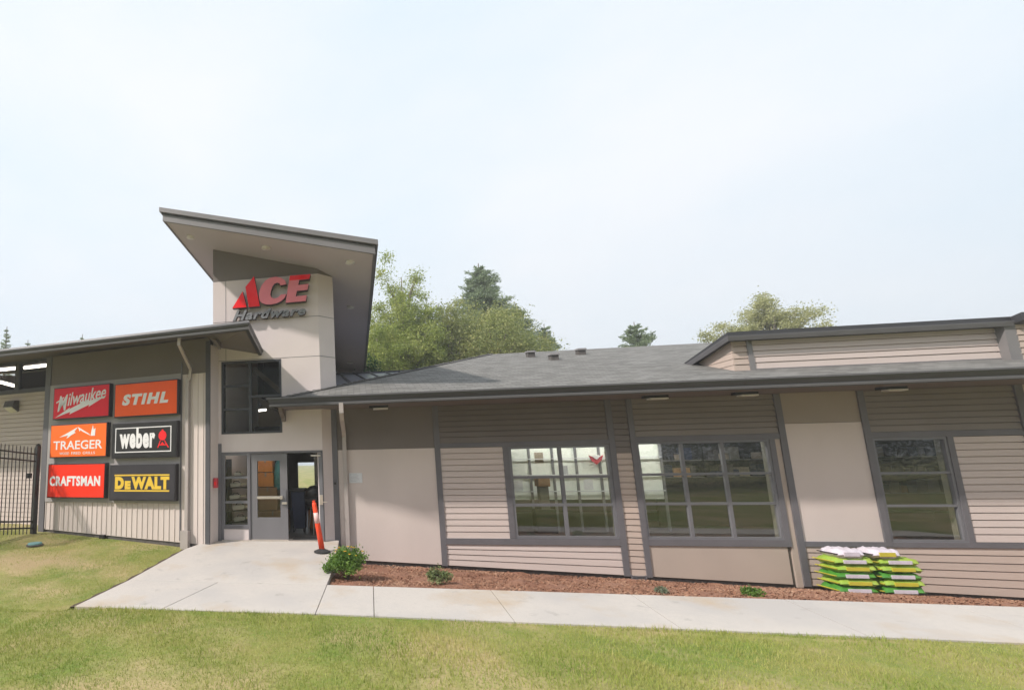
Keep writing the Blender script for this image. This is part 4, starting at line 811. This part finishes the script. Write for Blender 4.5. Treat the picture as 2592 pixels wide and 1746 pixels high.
words(t, S, 'STIHL', 0.13, 0.86, 0.34, 0.67, 'sign_white', 0.06, 0.22, gap=1.25)
t, S = sign(5.17, 3.12, 2.23, 3.19, 'sign_amber', 'orange sign with white mountains and pine above serif lettering')
words(t, S, 'TRAEGER', 0.07, 0.93, 0.24, 0.50, 'sign_white', 0.012); words(t, S, 'WOOD', 0.19, 0.36, 0.09, 0.165, 'sign_white', 0.0); words(t, S, 'FIRED', 0.40, 0.56, 0.09, 0.165, 'sign_white', 0.0); words(t, S, 'GRILLS', 0.60, 0.81, 0.09, 0.165, 'sign_white', 0.0)
shape(t, S, [[(0.17, 0.61), (0.30, 0.72), (0.50, 0.90), (0.44, 0.77), (0.46, 0.73), (0.38, 0.66), (0.34, 0.60), (0.30, 0.57), (0.33, 0.66)], [(0.50, 0.90), (0.60, 0.79), (0.70, 0.68), (0.72, 0.63), (0.60, 0.74), (0.545, 0.80), (0.53, 0.76)], [(0.725, 0.62), (0.74, 0.78), (0.76, 0.93), (0.775, 0.80), (0.805, 0.84), (0.80, 0.62)]], 'sign_white', 'mountain_mark')
t, S = sign(2.95, 0.86, 2.17, 3.13, 'sign_black', 'black sign with white framed lowercase word and red grill mark')
def ringbox(a0, a1, c0, c1, w_, h_): return [[(a0, c0), (a1, c0), (a1, c0 + h_), (a0, c0 + h_)], [(a0, c1 - h_), (a1, c1 - h_), (a1, c1), (a0, c1)], [(a0, c0 + h_), (a0 + w_, c0 + h_), (a0 + w_, c1 - h_), (a0, c1 - h_)], [(a1 - w_, c0 + h_), (a1, c0 + h_), (a1, c1 - h_), (a1 - w_, c1 - h_)]]
shape(t, S, ringbox(0.06, 0.92, 0.16, 0.86, 0.012, 0.026), 'sign_white', 'border')
words(t, S, 'weber', 0.13, 0.68, 0.27, 0.86, 'sign_white', 0.045, gap=1.1)
kx, kz = 0.79, 0.60
shape(t, S, [[(kx + 0.058 * math.cos(a), kz + 0.135 * math.sin(a)) for a in np.linspace(0, 2 * math.pi, 20, endpoint=False)], [(kx - .012, kz + .13), (kx + .012, kz + .13), (kx + .012, kz + .165), (kx - .012, kz + .165)], [(kx - 0.035, 0.47), (kx - 0.022, 0.47), (kx - 0.06, 0.27), (kx - 0.075, 0.27)], [(kx + 0.022, 0.47), (kx + 0.035, 0.47), (kx + 0.10, 0.27), (kx + 0.08, 0.27)], [(kx - 0.05, 0.33), (kx + 0.06, 0.33), (kx + 0.06, 0.36), (kx - 0.05, 0.36)], [(kx - 0.025, 0.36), (kx + 0.025, 0.36), (kx + 0.0, 0.43)]], 'sign_redmark', 'grill_mark')
t, S = sign(5.20, 3.14, 1.10, 2.06, 'sign_scarlet', 'scarlet sign with blocky white capitals in the bottom row')
words(t, S, 'CRAFTSMAN', 0.045, 0.925, 0.35, 0.64, 'sign_white', 0.045, gap=1.12)
t, S = sign(2.98, 0.88, 1.05, 2.0, 'sign_char', 'charcoal sign with yellow capitals between two yellow bars')
words(t, S, 'D', 0.09, 0.23, 0.315, 0.665, 'sign_yellow', 0.08); words(t, S, 'E', 0.245, 0.335, 0.315, 0.55, 'sign_yellow', 0.08); words(t, S, 'WALT', 0.345, 0.91, 0.315, 0.665, 'sign_yellow', 0.06, gap=1.08); shape(t, S, [[(0.08, 0.685), (0.91, 0.685), (0.91, 0.725), (0.08, 0.725)], [(0.08, 0.255), (0.91, 0.255), (0.91, 0.295), (0.08, 0.295)]], 'sign_yellow', 'bar')

# ------------------------------------------------------------------ sign letters on the tower
T0 = thing('store_sign', (-2.2, 12.0, 5.76), 'raised red capital letters over slanted grey word on the tower', 'sign')
z1 = lambda x, y: (380 + x / 3.408, 500 + y / 3.408)
def px_poly(pts, Y): return [atY(*z1(*p), Y) for p in pts]
SY = 12.0
def letter(polys, mm, name):
    b = MB(); [b.prism(px_poly(p, SY + 0.006), (0, 0.15, 0)) for p in polys]; o = b.build(name, M['letter_side'], T0)
    b = MB(); [b.prism(px_poly(p, SY), (0, 0.0055, 0)) for p in polys]; b.build('letter_face', M[mm], o); return o
letter([[(708, 955), (798, 808), (832, 945)], [(822, 772), (896, 678), (946, 936), (850, 944)]], 'red_led', 'letter')
Cp = [(1175, 748), (1165, 716), (1130, 692), (1085, 683), (1040, 690), (995, 715), (960, 760), (942, 810), (938, 855), (945, 890), (965, 910), (1000, 922), (1045, 922), (1090, 912), (1130, 893), (1160, 865), (1175, 832), (1128, 836), (1108, 858), (1085, 868), (1060, 868), (1042, 855), (1037, 832), (1044, 798), (1056, 765), (1072, 743), (1095, 734), (1115, 740), (1122, 757)]
letter([Cp], 'glare_pink', 'letter')
Ep = [(1205, 673), (1383, 660), (1374, 702), (1287, 711), (1278, 754), (1368, 744), (1356, 796), (1266, 806), (1256, 852), (1352, 842), (1343, 892), (1168, 907)]
letter([Ep], 'glare_pink', 'letter')
b = MB(); b.prism(px_poly([(1206, 674), (1382, 661), (1374, 701), (1199, 716)], SY - 0.004), (0, 0.0035, 0)); b.build('letter_face', M['red_led'], T0)  # top bar keeps the plain red, without the painted glare
b = MB(); lettering(b, 'Hardware', px_poly([(712, 1066), (1335, 1010), (1352, 932), (738, 976)], 12.046), (0, 0.11, 0), 0.032, 0.12, 1.12); ob = b.build('lettering', M['letter_side'], T0)
b = MB(); lettering(b, 'Hardware', px_poly([(712, 1066), (1335, 1010), (1352, 932), (738, 976)], 12.04), (0, 0.0055, 0), 0.032, 0.12, 1.12); b.build('lettering_face', M['letter_grey'], ob)

# ------------------------------------------------------------------ fixtures
for (x, y, z, lb) in ((-4.28, 11.57, 0, 'round downlight at the high left tip of the tower soffit'), (-2.18, 11.38, 0, 'round downlight above the tower sign letters'), (-0.05, 11.35, 0, 'round downlight at the low right front of the tower soffit'), (-0.12, 14.93, 0, 'round downlight halfway along the right side of the tower soffit'), (-0.30, 24.0, 0, 'round downlight at the far back of the tower soffit')):
    zz = ttop(x); t = thing('downlight', (x, y, zz), lb, 'light', 'downlights in the tower soffit'); s = 1.5 if y > 20 else 1.0
    b = MB(); b.lathe((x, y, zz - 0.03), [(0.11 * s, -0.006), (0.125 * s, 0.0), (0.11 * s, 0.05)], 18); b.build('trim_ring', M['lens'], t, smooth=True)
    b = MB(); b.lathe((x, y, zz - 0.042), [(0.07 * s, -0.012), (0.09 * s, 0.004)], 16); b.build('lens', M['lens'], t, smooth=True)
for (a, b_, lb) in ((0.36, 0.72, 'slim soffit light above the panel with the paper notice'), (6.5, 6.88, 'slim soffit light above the left part of the three bay window'), (8.30, 8.64, 'slim soffit light above the right part of the three bay window'), (11.0, 11.36, 'slim soffit light above the rightmost window')):
    t = thing('soffit_light', ((a + b_) / 2, 11.9, 3.3), lb, 'light', 'slim lights under the right eave')
    b = MB(); b.box(a - 0.10, b_, 11.86, 12.0, 3.27, 3.33); b.build('housing', M['black'], t, bevel=0.006); b = MB(); b.box(a, b_ - 0.01, 11.845, 11.99, 3.235, 3.2695); b.build('diffuser', M['lens'], t, bevel=0.004)
t = thing('wall_light', TL(7.95, RO, 4.0), 'bronze wall light mounted on the grey siding over the fence', 'light'); TW = lambda u, o, z: TL(7.95 + u, RO + o, 4.0 + z)
b = MB(TW); b.prism([(-0.22, 0.0, 0.2), (-0.22, 0.2, 0.18), (-0.22, 0.26, -0.02), (-0.22, 0.0, -0.16)], (0.42, 0, 0)); b.build('housing', M['foundation'], t); b = MB(TW); b.prism([(-0.18, 0.25, -0.03), (-0.18, 0.02, -0.165), (-0.18, 0.03, -0.19), (-0.18, 0.26, -0.05)], (0.34, 0, 0)); b.build('lens', M['lens'], t)
t = thing('fire_alarm', (-3.72, 11.93, 1.4), 'small red alarm box on the wall left of the entrance', 'alarm'); b = MB(); b.box(-3.74, -3.64, 11.86, 11.98, 1.37, 1.62); b.build('case', M['alarm'], t, bevel=0.01); b = MB(); b.box(-3.715, -3.665, 11.845, 11.861, 1.44, 1.53); b.build('horn', M['sign_redmark'], t)
t = thing('keypad', (-0.72, 12.3, 1.4), 'small black keypad on the grey trim right of the entrance', 'keypad'); b = MB(); b.box(-0.70, -0.64, 12.38, 12.41, 1.40, 1.50); b.build('case', M['black'], t, bevel=0.005); b = MB(); b.box(-0.69, -0.65, 12.374, 12.381, 1.46, 1.49); b.build('display', M['frame'], t)
t = thing('notice', (-0.145, 12.44, 1.42), 'white paper notice fixed to the taupe wall right of the entrance', 'notice'); b = MB(); b.box(-0.31, 0.02, 12.435, 12.449, 1.43, 1.68); b.build('sheet', M['paper'], t)
b = MB(); rr = random.Random(3)
for k in range(6): b.box(-0.28, -0.28 + rr.uniform(0.14, 0.27), 12.432, 12.4345, 1.645 - k * 0.034, 1.655 - k * 0.034)
b.build('print_line', M['ink'], t)
t = thing('delineator_post', (-0.95, 11.15, wz(11.15)), 'leaning orange delineator post with pale band on black rubber base', 'post')
zb0 = wz(11.15) ; p0 = Vector((-0.95, 11.15, zb0 + 0.05)); p1 = Vector((-1.10, 11.12, zb0 + 1.10)); dv = p1 - p0
b = MB(); b.lathe((-0.95, 11.15, zb0), [(0.185, 0), (0.185, 0.025), (0.15, 0.04), (0.09, 0.065), (0.06, 0.08)], 24); b.build('base', M['rubber'], t, smooth=False)
b = MB(); b.tube([p0, p0 + dv * 0.56, p0 + dv * 0.97, p0 + dv], [0.066, 0.06, 0.05, 0.042], 16); b.build('tube', M['cone'], t, smooth=True)
b = MB(); b.tube([p0 + dv * 0.57, p0 + dv * 0.79], [0.0632, 0.0565], 16); b.build('reflective_band', M['cone_w'], t, smooth=True)
b = MB(); b.tube([p0 + dv * 1.0, p0 + dv * 1.045], [0.03, 0.036], 12); b.build('grip', M['cone'], t)
t = thing('valve_lid', (-8.31, 11.33, lawn_z(-8.31, 11.33)), 'flat teal valve lid set in the lawn near the fence', 'lid'); zz = lawn_z(-8.31, 11.33); b = MB(); b.lathe((-8.31, 11.33, zz), [(0.17, 0), (0.17, 0.06), (0.15, 0.075)], 20); b.build('cover', M['teal'], t); b = MB(); b.lathe((-8.31, 11.33, zz), [(0.2, 0), (0.2, 0.03), (0.175, 0.035)], 20); b.build('rim', M['foundation'], t)
m = MB(TL); m.box(3.2, 3.34, 0.0, 0.1, -0.16, 0.12); o = m.build('drain_outlet', M['black']); tag(o, 'small black drain outlet under the batten wall', 'drain')

# ------------------------------------------------------------------ fence
FT = thing('metal_fence', (-9.2, 12.45, 0.1), 'tall black picket fence running from the batten wall corner', 'fence')
f0 = Vector((-9.19, 12.45, 0.1)); f1 = Vector((-10.62, 9.6, 0.16)); n = 30
f1 = Vector(atZ(-120, 1352, 0.15)); f1 = f0 + (Vector((-9.55, 11.5, 0.2)) - f0) * 2.6; dv = f1 - f0; ln = dv.length; dd = dv.normalized(); sd_ = Vector((dd.y, -dd.x, 0)).normalized(); HF = 2.42
def bar(mb, p, q, hw, hd, side): 
    p, q = Vector(p), Vector(q); d = (q - p).normalized(); a = side; b2 = d.cross(a).normalized()
    mb.hexa([p - a * hw - b2 * hd, p + a * hw - b2 * hd, p + a * hw + b2 * hd, p - a * hw + b2 * hd, q - a * hw - b2 * hd, q + a * hw - b2 * hd, q + a * hw + b2 * hd, q - a * hw + b2 * hd])
b = MB(); bar(b, f0 - Vector((0, 0, .2)), f0 + Vector((0, 0, HF + 0.06)), 0.055, 0.055, sd_); b.build('post', M['black'], FT); b = MB(); c = f0 + Vector((0, 0, HF + .06)); b.lathe(c, [(0.085, 0), (0.085, 0.03), (0.02, 0.07)], 4); b.build('post_cap', M['black'], FT)
for h in (0.18, 0.36, HF - 0.38, HF - 0.18):
    b = MB(); bar(b, f0 + Vector((0, 0, h)), f1 + Vector((0, 0, h)), 0.02, 0.02, sd_); b.build('rail', M['black'], FT)
b = MB(); s = 0.10; k = 0
while s < ln:
    p = f0 + dd * s + sd_ * 0.0; bar(b, p + Vector((0, 0, 0.02)), p + Vector((0, 0, HF - 0.02)), 0.0095, 0.0095, sd_); q = p + Vector((0, 0, HF - 0.02))
    b.add([q + sd_ * .0095 + dd * .0095, q - sd_ * .0095 + dd * .0095, q - sd_ * .0095 - dd * .0095, q + sd_ * .0095 - dd * .0095, q + Vector((0, 0, 0.05))], [(0, 1, 4), (1, 2, 4), (2, 3, 4), (3, 0, 4)])
    s += 0.108
b.build('picket_panel', M['black'], FT)
b = MB(); p = f0 + dd * 0.22 + Vector((0, 0, 1.6)); b.box(p.x - 0.06, p.x + 0.06, p.y - 0.05, p.y + 0.03, p.z - 0.05, p.z + 0.09); b.build('latch', M['black'], FT)

# ------------------------------------------------------------------ planting
def leaves(C, N_, size, rng, flat=0.0, aspect=0.55):
    """N_ small diamond leaves around each centre in C (k, 4: x y z spread)"""
    k = len(C); idx = np.repeat(np.arange(k), N_); n = len(idx); d = rng.normal(0, 1, (n, 3)); P = C[idx, :3] + d * C[idx, 3:4] * np.array([1, 1, 0.8])
    a = rng.normal(0, 1, (n, 3)); a[:, 2] *= (1 - flat); a /= np.linalg.norm(a, axis=1, keepdims=True); b = np.cross(a, rng.normal(0, 1, (n, 3))); b /= np.linalg.norm(b, axis=1, keepdims=True)
    s = (size * rng.uniform(0.6, 1.35, n))[:, None]; V = np.stack([P - a * s, P - b * s * aspect, P + a * s, P + b * s * aspect], 1).reshape(-1, 3)
    return V, np.arange(4 * n).reshape(-1, 4)
def shrub(name, x, y, r, h, nleaf, size, mm, label, seed, flowers=0, cat='shrub'):
    rng = np.random.default_rng(seed); z = float(mulch_z(x, y)) - 0.02; t = thing(name, (x, y, z), label, cat)
    b = MB(); C = []
    for k in range(14):
        a = rng.uniform(0, 6.28); e = rng.uniform(0.3, 1.4); tip = Vector((x + r * 0.75 * math.cos(a) * math.cos(e) , y + r * 0.75 * math.sin(a) * math.cos(e), z + h * (0.35 + 0.5 * math.sin(e))))
        b.tube([(x, y, z), Vector((x, y, z)).lerp(tip, 0.5) + Vector((0, 0, 0.04 * h)), tip], [0.012, 0.008, 0.004], 5)
    b.build('stem', M['stem'], t)
    n = 46
    for k in range(n):
        a = rng.uniform(0, 6.28); e = math.asin(rng.uniform(-0.15, 1)); q = rng.uniform(0.45, 0.9)
        C.append((x + r * q * math.cos(a) * math.cos(e), y + r * q * math.sin(a) * math.cos(e), z + h * (0.38 + 0.55 * q * math.sin(e)), r * 0.15))
    V, Fc = leaves(np.array(C), nleaf // n, size, rng); V[:, 2] = np.maximum(V[:, 2], z + 0.01); fast('foliage', V, Fc, M[mm], t)
    if flowers:
        b = MB()
        for k in range(flowers):
            a = rng.uniform(0, 6.28); q = rng.uniform(0.2, 0.8); c = Vector((x + r * q * math.cos(a), y + r * q * math.sin(a), z + h * (0.93 - 0.25 * q * q)))
            for j in range(5): aa = j * 1.257; b.add([c, c + Vector((math.cos(aa) * .025, math.sin(aa) * .025, .012)), c + Vector((math.cos(aa + .6) * .03, math.sin(aa + .6) * .03, .016)), c + Vector((math.cos(aa + 1.2) * .025, math.sin(aa + 1.2) * .025, .012))], [(0, 1, 2, 3)])
        b.build('blossom', M['flower'], t)
    return t
shrub('flowering_shrub', -0.34, 9.75, 0.42, 0.68, 5200, 0.028, 'shrub', 'round green shrub with yellow blossoms beside the ramp', 1, 14)
shrub('small_shrub', 1.33, 9.5, 0.24, 0.36, 1000, 0.024, 'shrub2', 'small loose shrub in the mulch below the first grey post', 2)
shrub('small_plant', 4.92, 9.35, 0.11, 0.16, 280, 0.018, 'bluish', 'tiny bluish plant in the mulch under the three bay window', 3, cat='plant')
shrub('small_plant', 6.22, 9.3, 0.16, 0.20, 520, 0.022, 'shrub', 'small bright green tuft near the right end of the mulch', 4, cat='plant')

# ------------------------------------------------------------------ bags of garden soil
BG = 'green garden bags stacked by the wall'
M['bag_green'] = mat('green_bag_film', (0.03, 0.17, 0.02), 0.35, 0.2, 5, 0.6, 12, col2=(0.09, 0.30, 0.035)); M['bag_lime'] = mat('lime_bag_film', (0.20, 0.36, 0.03), 0.35, 0.2, 5, 0.6, 12, col2=(0.38, 0.50, 0.08)); M['bag_yellow'] = mat('yellow_bag_film', (0.55, 0.48, 0.05), 0.4, 0.1, 3)
M['bag_white'] = mat('white_bag_film', (0.62, 0.57, 0.64), 0.35, 0.1, 5, 0.6, 12)
def garden_bag(cx, cy_, cz, mm, label, seed, hx=0.36, hy=0.24, hz=0.074, sm='bag_yellow'):
    rr = random.Random(seed); t = thing('garden_bag', (cx, cy_, cz), label, 'bag', BG); V = []; nu, nv = 14, 10
    for s in (1, -1):
        for j in range(nv + 1):
            for i in range(nu + 1):
                u_ = i / nu * 2 - 1; v_ = j / nv * 2 - 1; e = max(0, (1 - abs(u_) ** 6) * (1 - abs(v_) ** 5)) ** 0.4
                V.append((cx + u_ * hx * (1 - .04 * v_ * v_), cy_ + v_ * hy * (1 - .05 * u_ * u_), cz + hz + s * hz * e + (rr.uniform(-.010, .010) - 0.02 * math.sin(u_ * 9 + seed) * abs(u_) - 0.012 * math.cos(v_ * 7 + seed * 2) if 0 < i < nu and 0 < j < nv else -0.02 * abs(u_))))
    k = (nu + 1) * (nv + 1); Fc = [(s * k + j * (nu + 1) + i, s * k + j * (nu + 1) + i + 1, s * k + (j + 1) * (nu + 1) + i + 1, s * k + (j + 1) * (nu + 1) + i) for s in (0, 1) for j in range(nv) for i in range(nu)]
    link('sack', V, Fc, M[mm], t, smooth=True)
    b = MB(); b.box(cx - hx - 0.02, cx - hx + 0.015, cy_ - hy * .94, cy_ + hy * .94, cz + hz - .006, cz + hz + .006); b.build('seam', M[sm], t)
    b = MB(); b.box(cx - hx * .55, cx + hx * .5, cy_ - hy - 0.006, cy_ - hy * 0.93, cz + hz * .55, cz + hz * 1.45); b.build('printed_panel', M['bag_yellow' if seed % 2 else 'bag_white'], t)
    return t
words_ = ['bottom', 'second', 'third', 'fourth', 'top']
for s, X0 in enumerate((9.66, 10.42)):
    for k in range(5):
        zz = base_r(9.9) + 0.05 + k * 0.138; garden_bag(X0 + (0.03 if k % 2 else 0), 11.85, zz, ('bag_green', 'bag_lime', 'bag_green', 'bag_lime', 'bag_lime')[k], '%s bag of the %s green stack at the foot of the wall' % (words_[k], ('left', 'right')[s]), s * 10 + k)
for s, X0 in enumerate((9.62, 10.22)):
    garden_bag(X0, 11.82, base_r(9.9) + 0.74, 'bag_white', 'plump white bag with dark edge lying on top of the %s green stack' % ('left', 'right')[s], 40 + s, 0.25, 0.22, 0.085, 'black')

# ------------------------------------------------------------------ trees behind
def broadleaf(x, y, h, rx, rzz, nclump, nleaf, size, mm, label, seed, gz=0.0, trunk_h=0.35, group='trees behind the store', lean=0.0, spread=0.17, sub=None):
    rng = np.random.default_rng(seed); t = thing('broadleaf_tree', (x, y, gz), label, 'tree', group); b = MB(); C = []
    top = Vector((x + lean, y, gz + h * 0.93)); base = Vector((x, y, gz)); b.tube([base, base.lerp(top, .3) + Vector((.1, 0, 0)), base.lerp(top, .6), top], [0.02 * h, 0.015 * h, 0.009 * h, 0.002 * h], 8)
    cz = gz + h - rzz
    for k in range(nclump):
        for _ in range(30):
            d = rng.normal(0, 1, 3); d /= np.linalg.norm(d); q = rng.uniform(0.15, 1) ** 0.45
            wob = 0.82 + 0.25 * math.sin(3 * math.atan2(d[1], d[0]) + seed) + 0.15 * math.sin(5 * d[2] + seed * 2)
            p = np.array([x + lean * .7, y, cz]) + d * q * wob * np.array([rx, rx, rzz])
            if p[2] > gz + h * 0.12: break
        C.append((*p, spread * rx * rng.uniform(0.6, 1.25)))
        if k % 3 == 0:
            f = min(0.92, max(0.2, (p[2] - gz) / h * 0.75)); s = base.lerp(top, f); e = Vector(p); mid = s.lerp(e, .5) + Vector((0, 0, 0.05 * h)); b.tube([s, mid, e], [0.006 * h, 0.004 * h, 0.0015 * h], 5)
    b.build('trunk', M['bark'], t, smooth=True); V, Fc = leaves(np.array(C), nleaf // nclump, size, rng); fast('crown', V, Fc, M[mm], t); return t
def conifer(x, y, h, r, label, seed, gz=0.0, size=0.10, mm='needle', group='conifers behind the store', dens=1.0):
    rng = np.random.default_rng(seed); t = thing('conifer_tree', (x, y, gz), label, 'tree', group); b = MB(); b.tube([(x, y, gz), (x + .05, y, gz + h * .5), (x, y, gz + h)], [0.016 * h, 0.01 * h, 0.002 * h], 8); P = []; A = []; nl = int(h * 2.6)
    for l in range(nl):
        f = l / nl; z = gz + h * (0.10 + 0.89 * f); R = r * (1 - f) ** 0.85 * rng.uniform(0.75, 1.15) + 0.08
        for k in range(int((6 + 5 * (1 - f)) * dens)):
            a = rng.uniform(0, 6.28); L_ = R * rng.uniform(0.6, 1.15); dr = rng.uniform(-0.25, 0.35) + 0.12 * (1 - f) - 0.5 * f; s = Vector((x, y, z)); e = s + Vector((math.cos(a) * L_, math.sin(a) * L_, -L_ * dr)); b.tube([s, e], [0.012 + 0.02 * (1 - f), 0.004], 4)
            n = int(12 + L_ * 44 * dens); tt = rng.uniform(0.12, 1.02, n); base = np.array(s)[None] + tt[:, None] * (np.array(e) - np.array(s))[None]; base += rng.normal(0, 1, (n, 3)) * np.array([0.10, 0.10, 0.05]) * (0.4 + 0.6 * L_); P.append(base)
            dd_ = np.tile(np.array((e - s).normalized()), (n, 1)) + rng.normal(0, 0.55, (n, 3)); A.append(dd_ / np.linalg.norm(dd_, axis=1, keepdims=True))
    b.build('trunk', M['bark'], t); P = np.concatenate(P); A = np.concatenate(A); n = len(P); B = np.cross(A, rng.normal(0, 1, (n, 3))); B /= np.linalg.norm(B, axis=1, keepdims=True); s = (size * rng.uniform(.6, 1.4, n))[:, None]
    V = np.stack([P - A * s, P - B * s * .28, P + A * s, P + B * s * .28], 1).reshape(-1, 3); fast('crown', V, np.arange(4 * n).reshape(-1, 4), M[mm], t); return t
broadleaf(3.05, 30, 14.6, 2.7, 5.6, 260, 78000, 0.06, 'leaf_yel', 'tall airy yellow green tree next to the tower roof', 11, spread=0.12)
broadleaf(5.9, 31, 12.0, 2.4, 4.7, 210, 64000, 0.062, 'leaf_olive', 'olive green tree in the middle of the clump behind the metal roof', 12, spread=0.13)
broadleaf(8.7, 32, 12.7, 3.9, 5.1, 320, 104000, 0.062, 'leaf_olive', 'wide golden olive tree at the right of the clump behind the roof', 13, spread=0.12)
broadleaf(1.2, 27, 9.6, 1.5, 3.6, 90, 26000, 0.06, 'leaf_yel', 'short yellow green tree just beside the tower roof edge', 14, spread=0.15)
broadleaf(0.65, 25, 7.6, 0.8, 2.4, 50, 14000, 0.055, 'leaf_dark', 'dark green bush tucked under the tower roof edge', 15, spread=0.25)
conifer(9.6, 37, 16.9, 6.4, 'tall dark conifer rising behind the golden olive tree', 21, dens=2.6)
conifer(6.6, 38, 14.2, 3.2, 'slim conifer tip between the two leafy trees', 22, dens=1.8)
conifer(14.6, 39, 12.3, 4.2, 'low conifer at the right end of the tree clump', 23, dens=2.0)
conifer(12.3, 38, 13.9, 4.6, 'mid height conifer at the right flank of the tree clump', 26, dens=2.2)
conifer(18.8, 35, 11.0, 4.6, 'lone small conifer showing over the shingle ridge', 24, dens=2.0)
broadleaf(26.4, 34.5, 13.1, 2.05, 3.7, 130, 36000, 0.058, 'leaf_pale', 'pale airy leafy tree above the roof-top dormer', 16, spread=0.12)
broadleaf(23.6, 34.5, 10.6, 1.8, 2.6, 80, 18000, 0.058, 'leaf_pale', 'lower pale tree at the left end of the roof-top dormer', 17, spread=0.13)
conifer(-33.6, 40, 15.6, 2.6, 'conifer cut by the left edge over the left eave', 25)
conifer(-32.0, 41, 14.4, 1.7, 'small conifer tip beside the one at the left edge', 27)
conifer(-25.5, 40, 14.3, 1.2, 'lone tiny conifer tip over the middle of the left eave', 28)

# woodland across the lawn, mirrored in the shop windows
rng = np.random.default_rng(5); C = []
for k in range(700): C.append((rng.uniform(-22, 45), rng.uniform(-24, -15), rng.uniform(0.05, 1) ** .8 * 15 - 1.0, 1.1))
V, Fc = leaves(np.array(C), 420, 0.085, rng); o = fast('woodland', V, Fc, M['wood']); tag(o, 'dark woodland across the lawn facing the store', 'woodland', kind='stuff')

# ------------------------------------------------------------------ thin summer haze
hz = bpy.data.materials.new('haze_air'); hz.use_nodes = True; hz.node_tree.nodes.clear()
ho = hz.node_tree.nodes.new('ShaderNodeOutputMaterial'); hv = hz.node_tree.nodes.new('ShaderNodeVolumePrincipled')
hv.inputs['Color'].default_value = (0.98, 0.99, 1.0, 1); hv.inputs['Density'].default_value = 0.0026; hv.inputs['Anisotropy'].default_value = 0.2
hz.node_tree.links.new(hv.outputs[0], ho.inputs['Volume'])
m = MB(); m.box(-260, 260, -260, 260, -3, 22); m.T = None
o = m.build('haze', hz); tag(o, 'thin pale haze in the air', 'haze', kind='stuff')
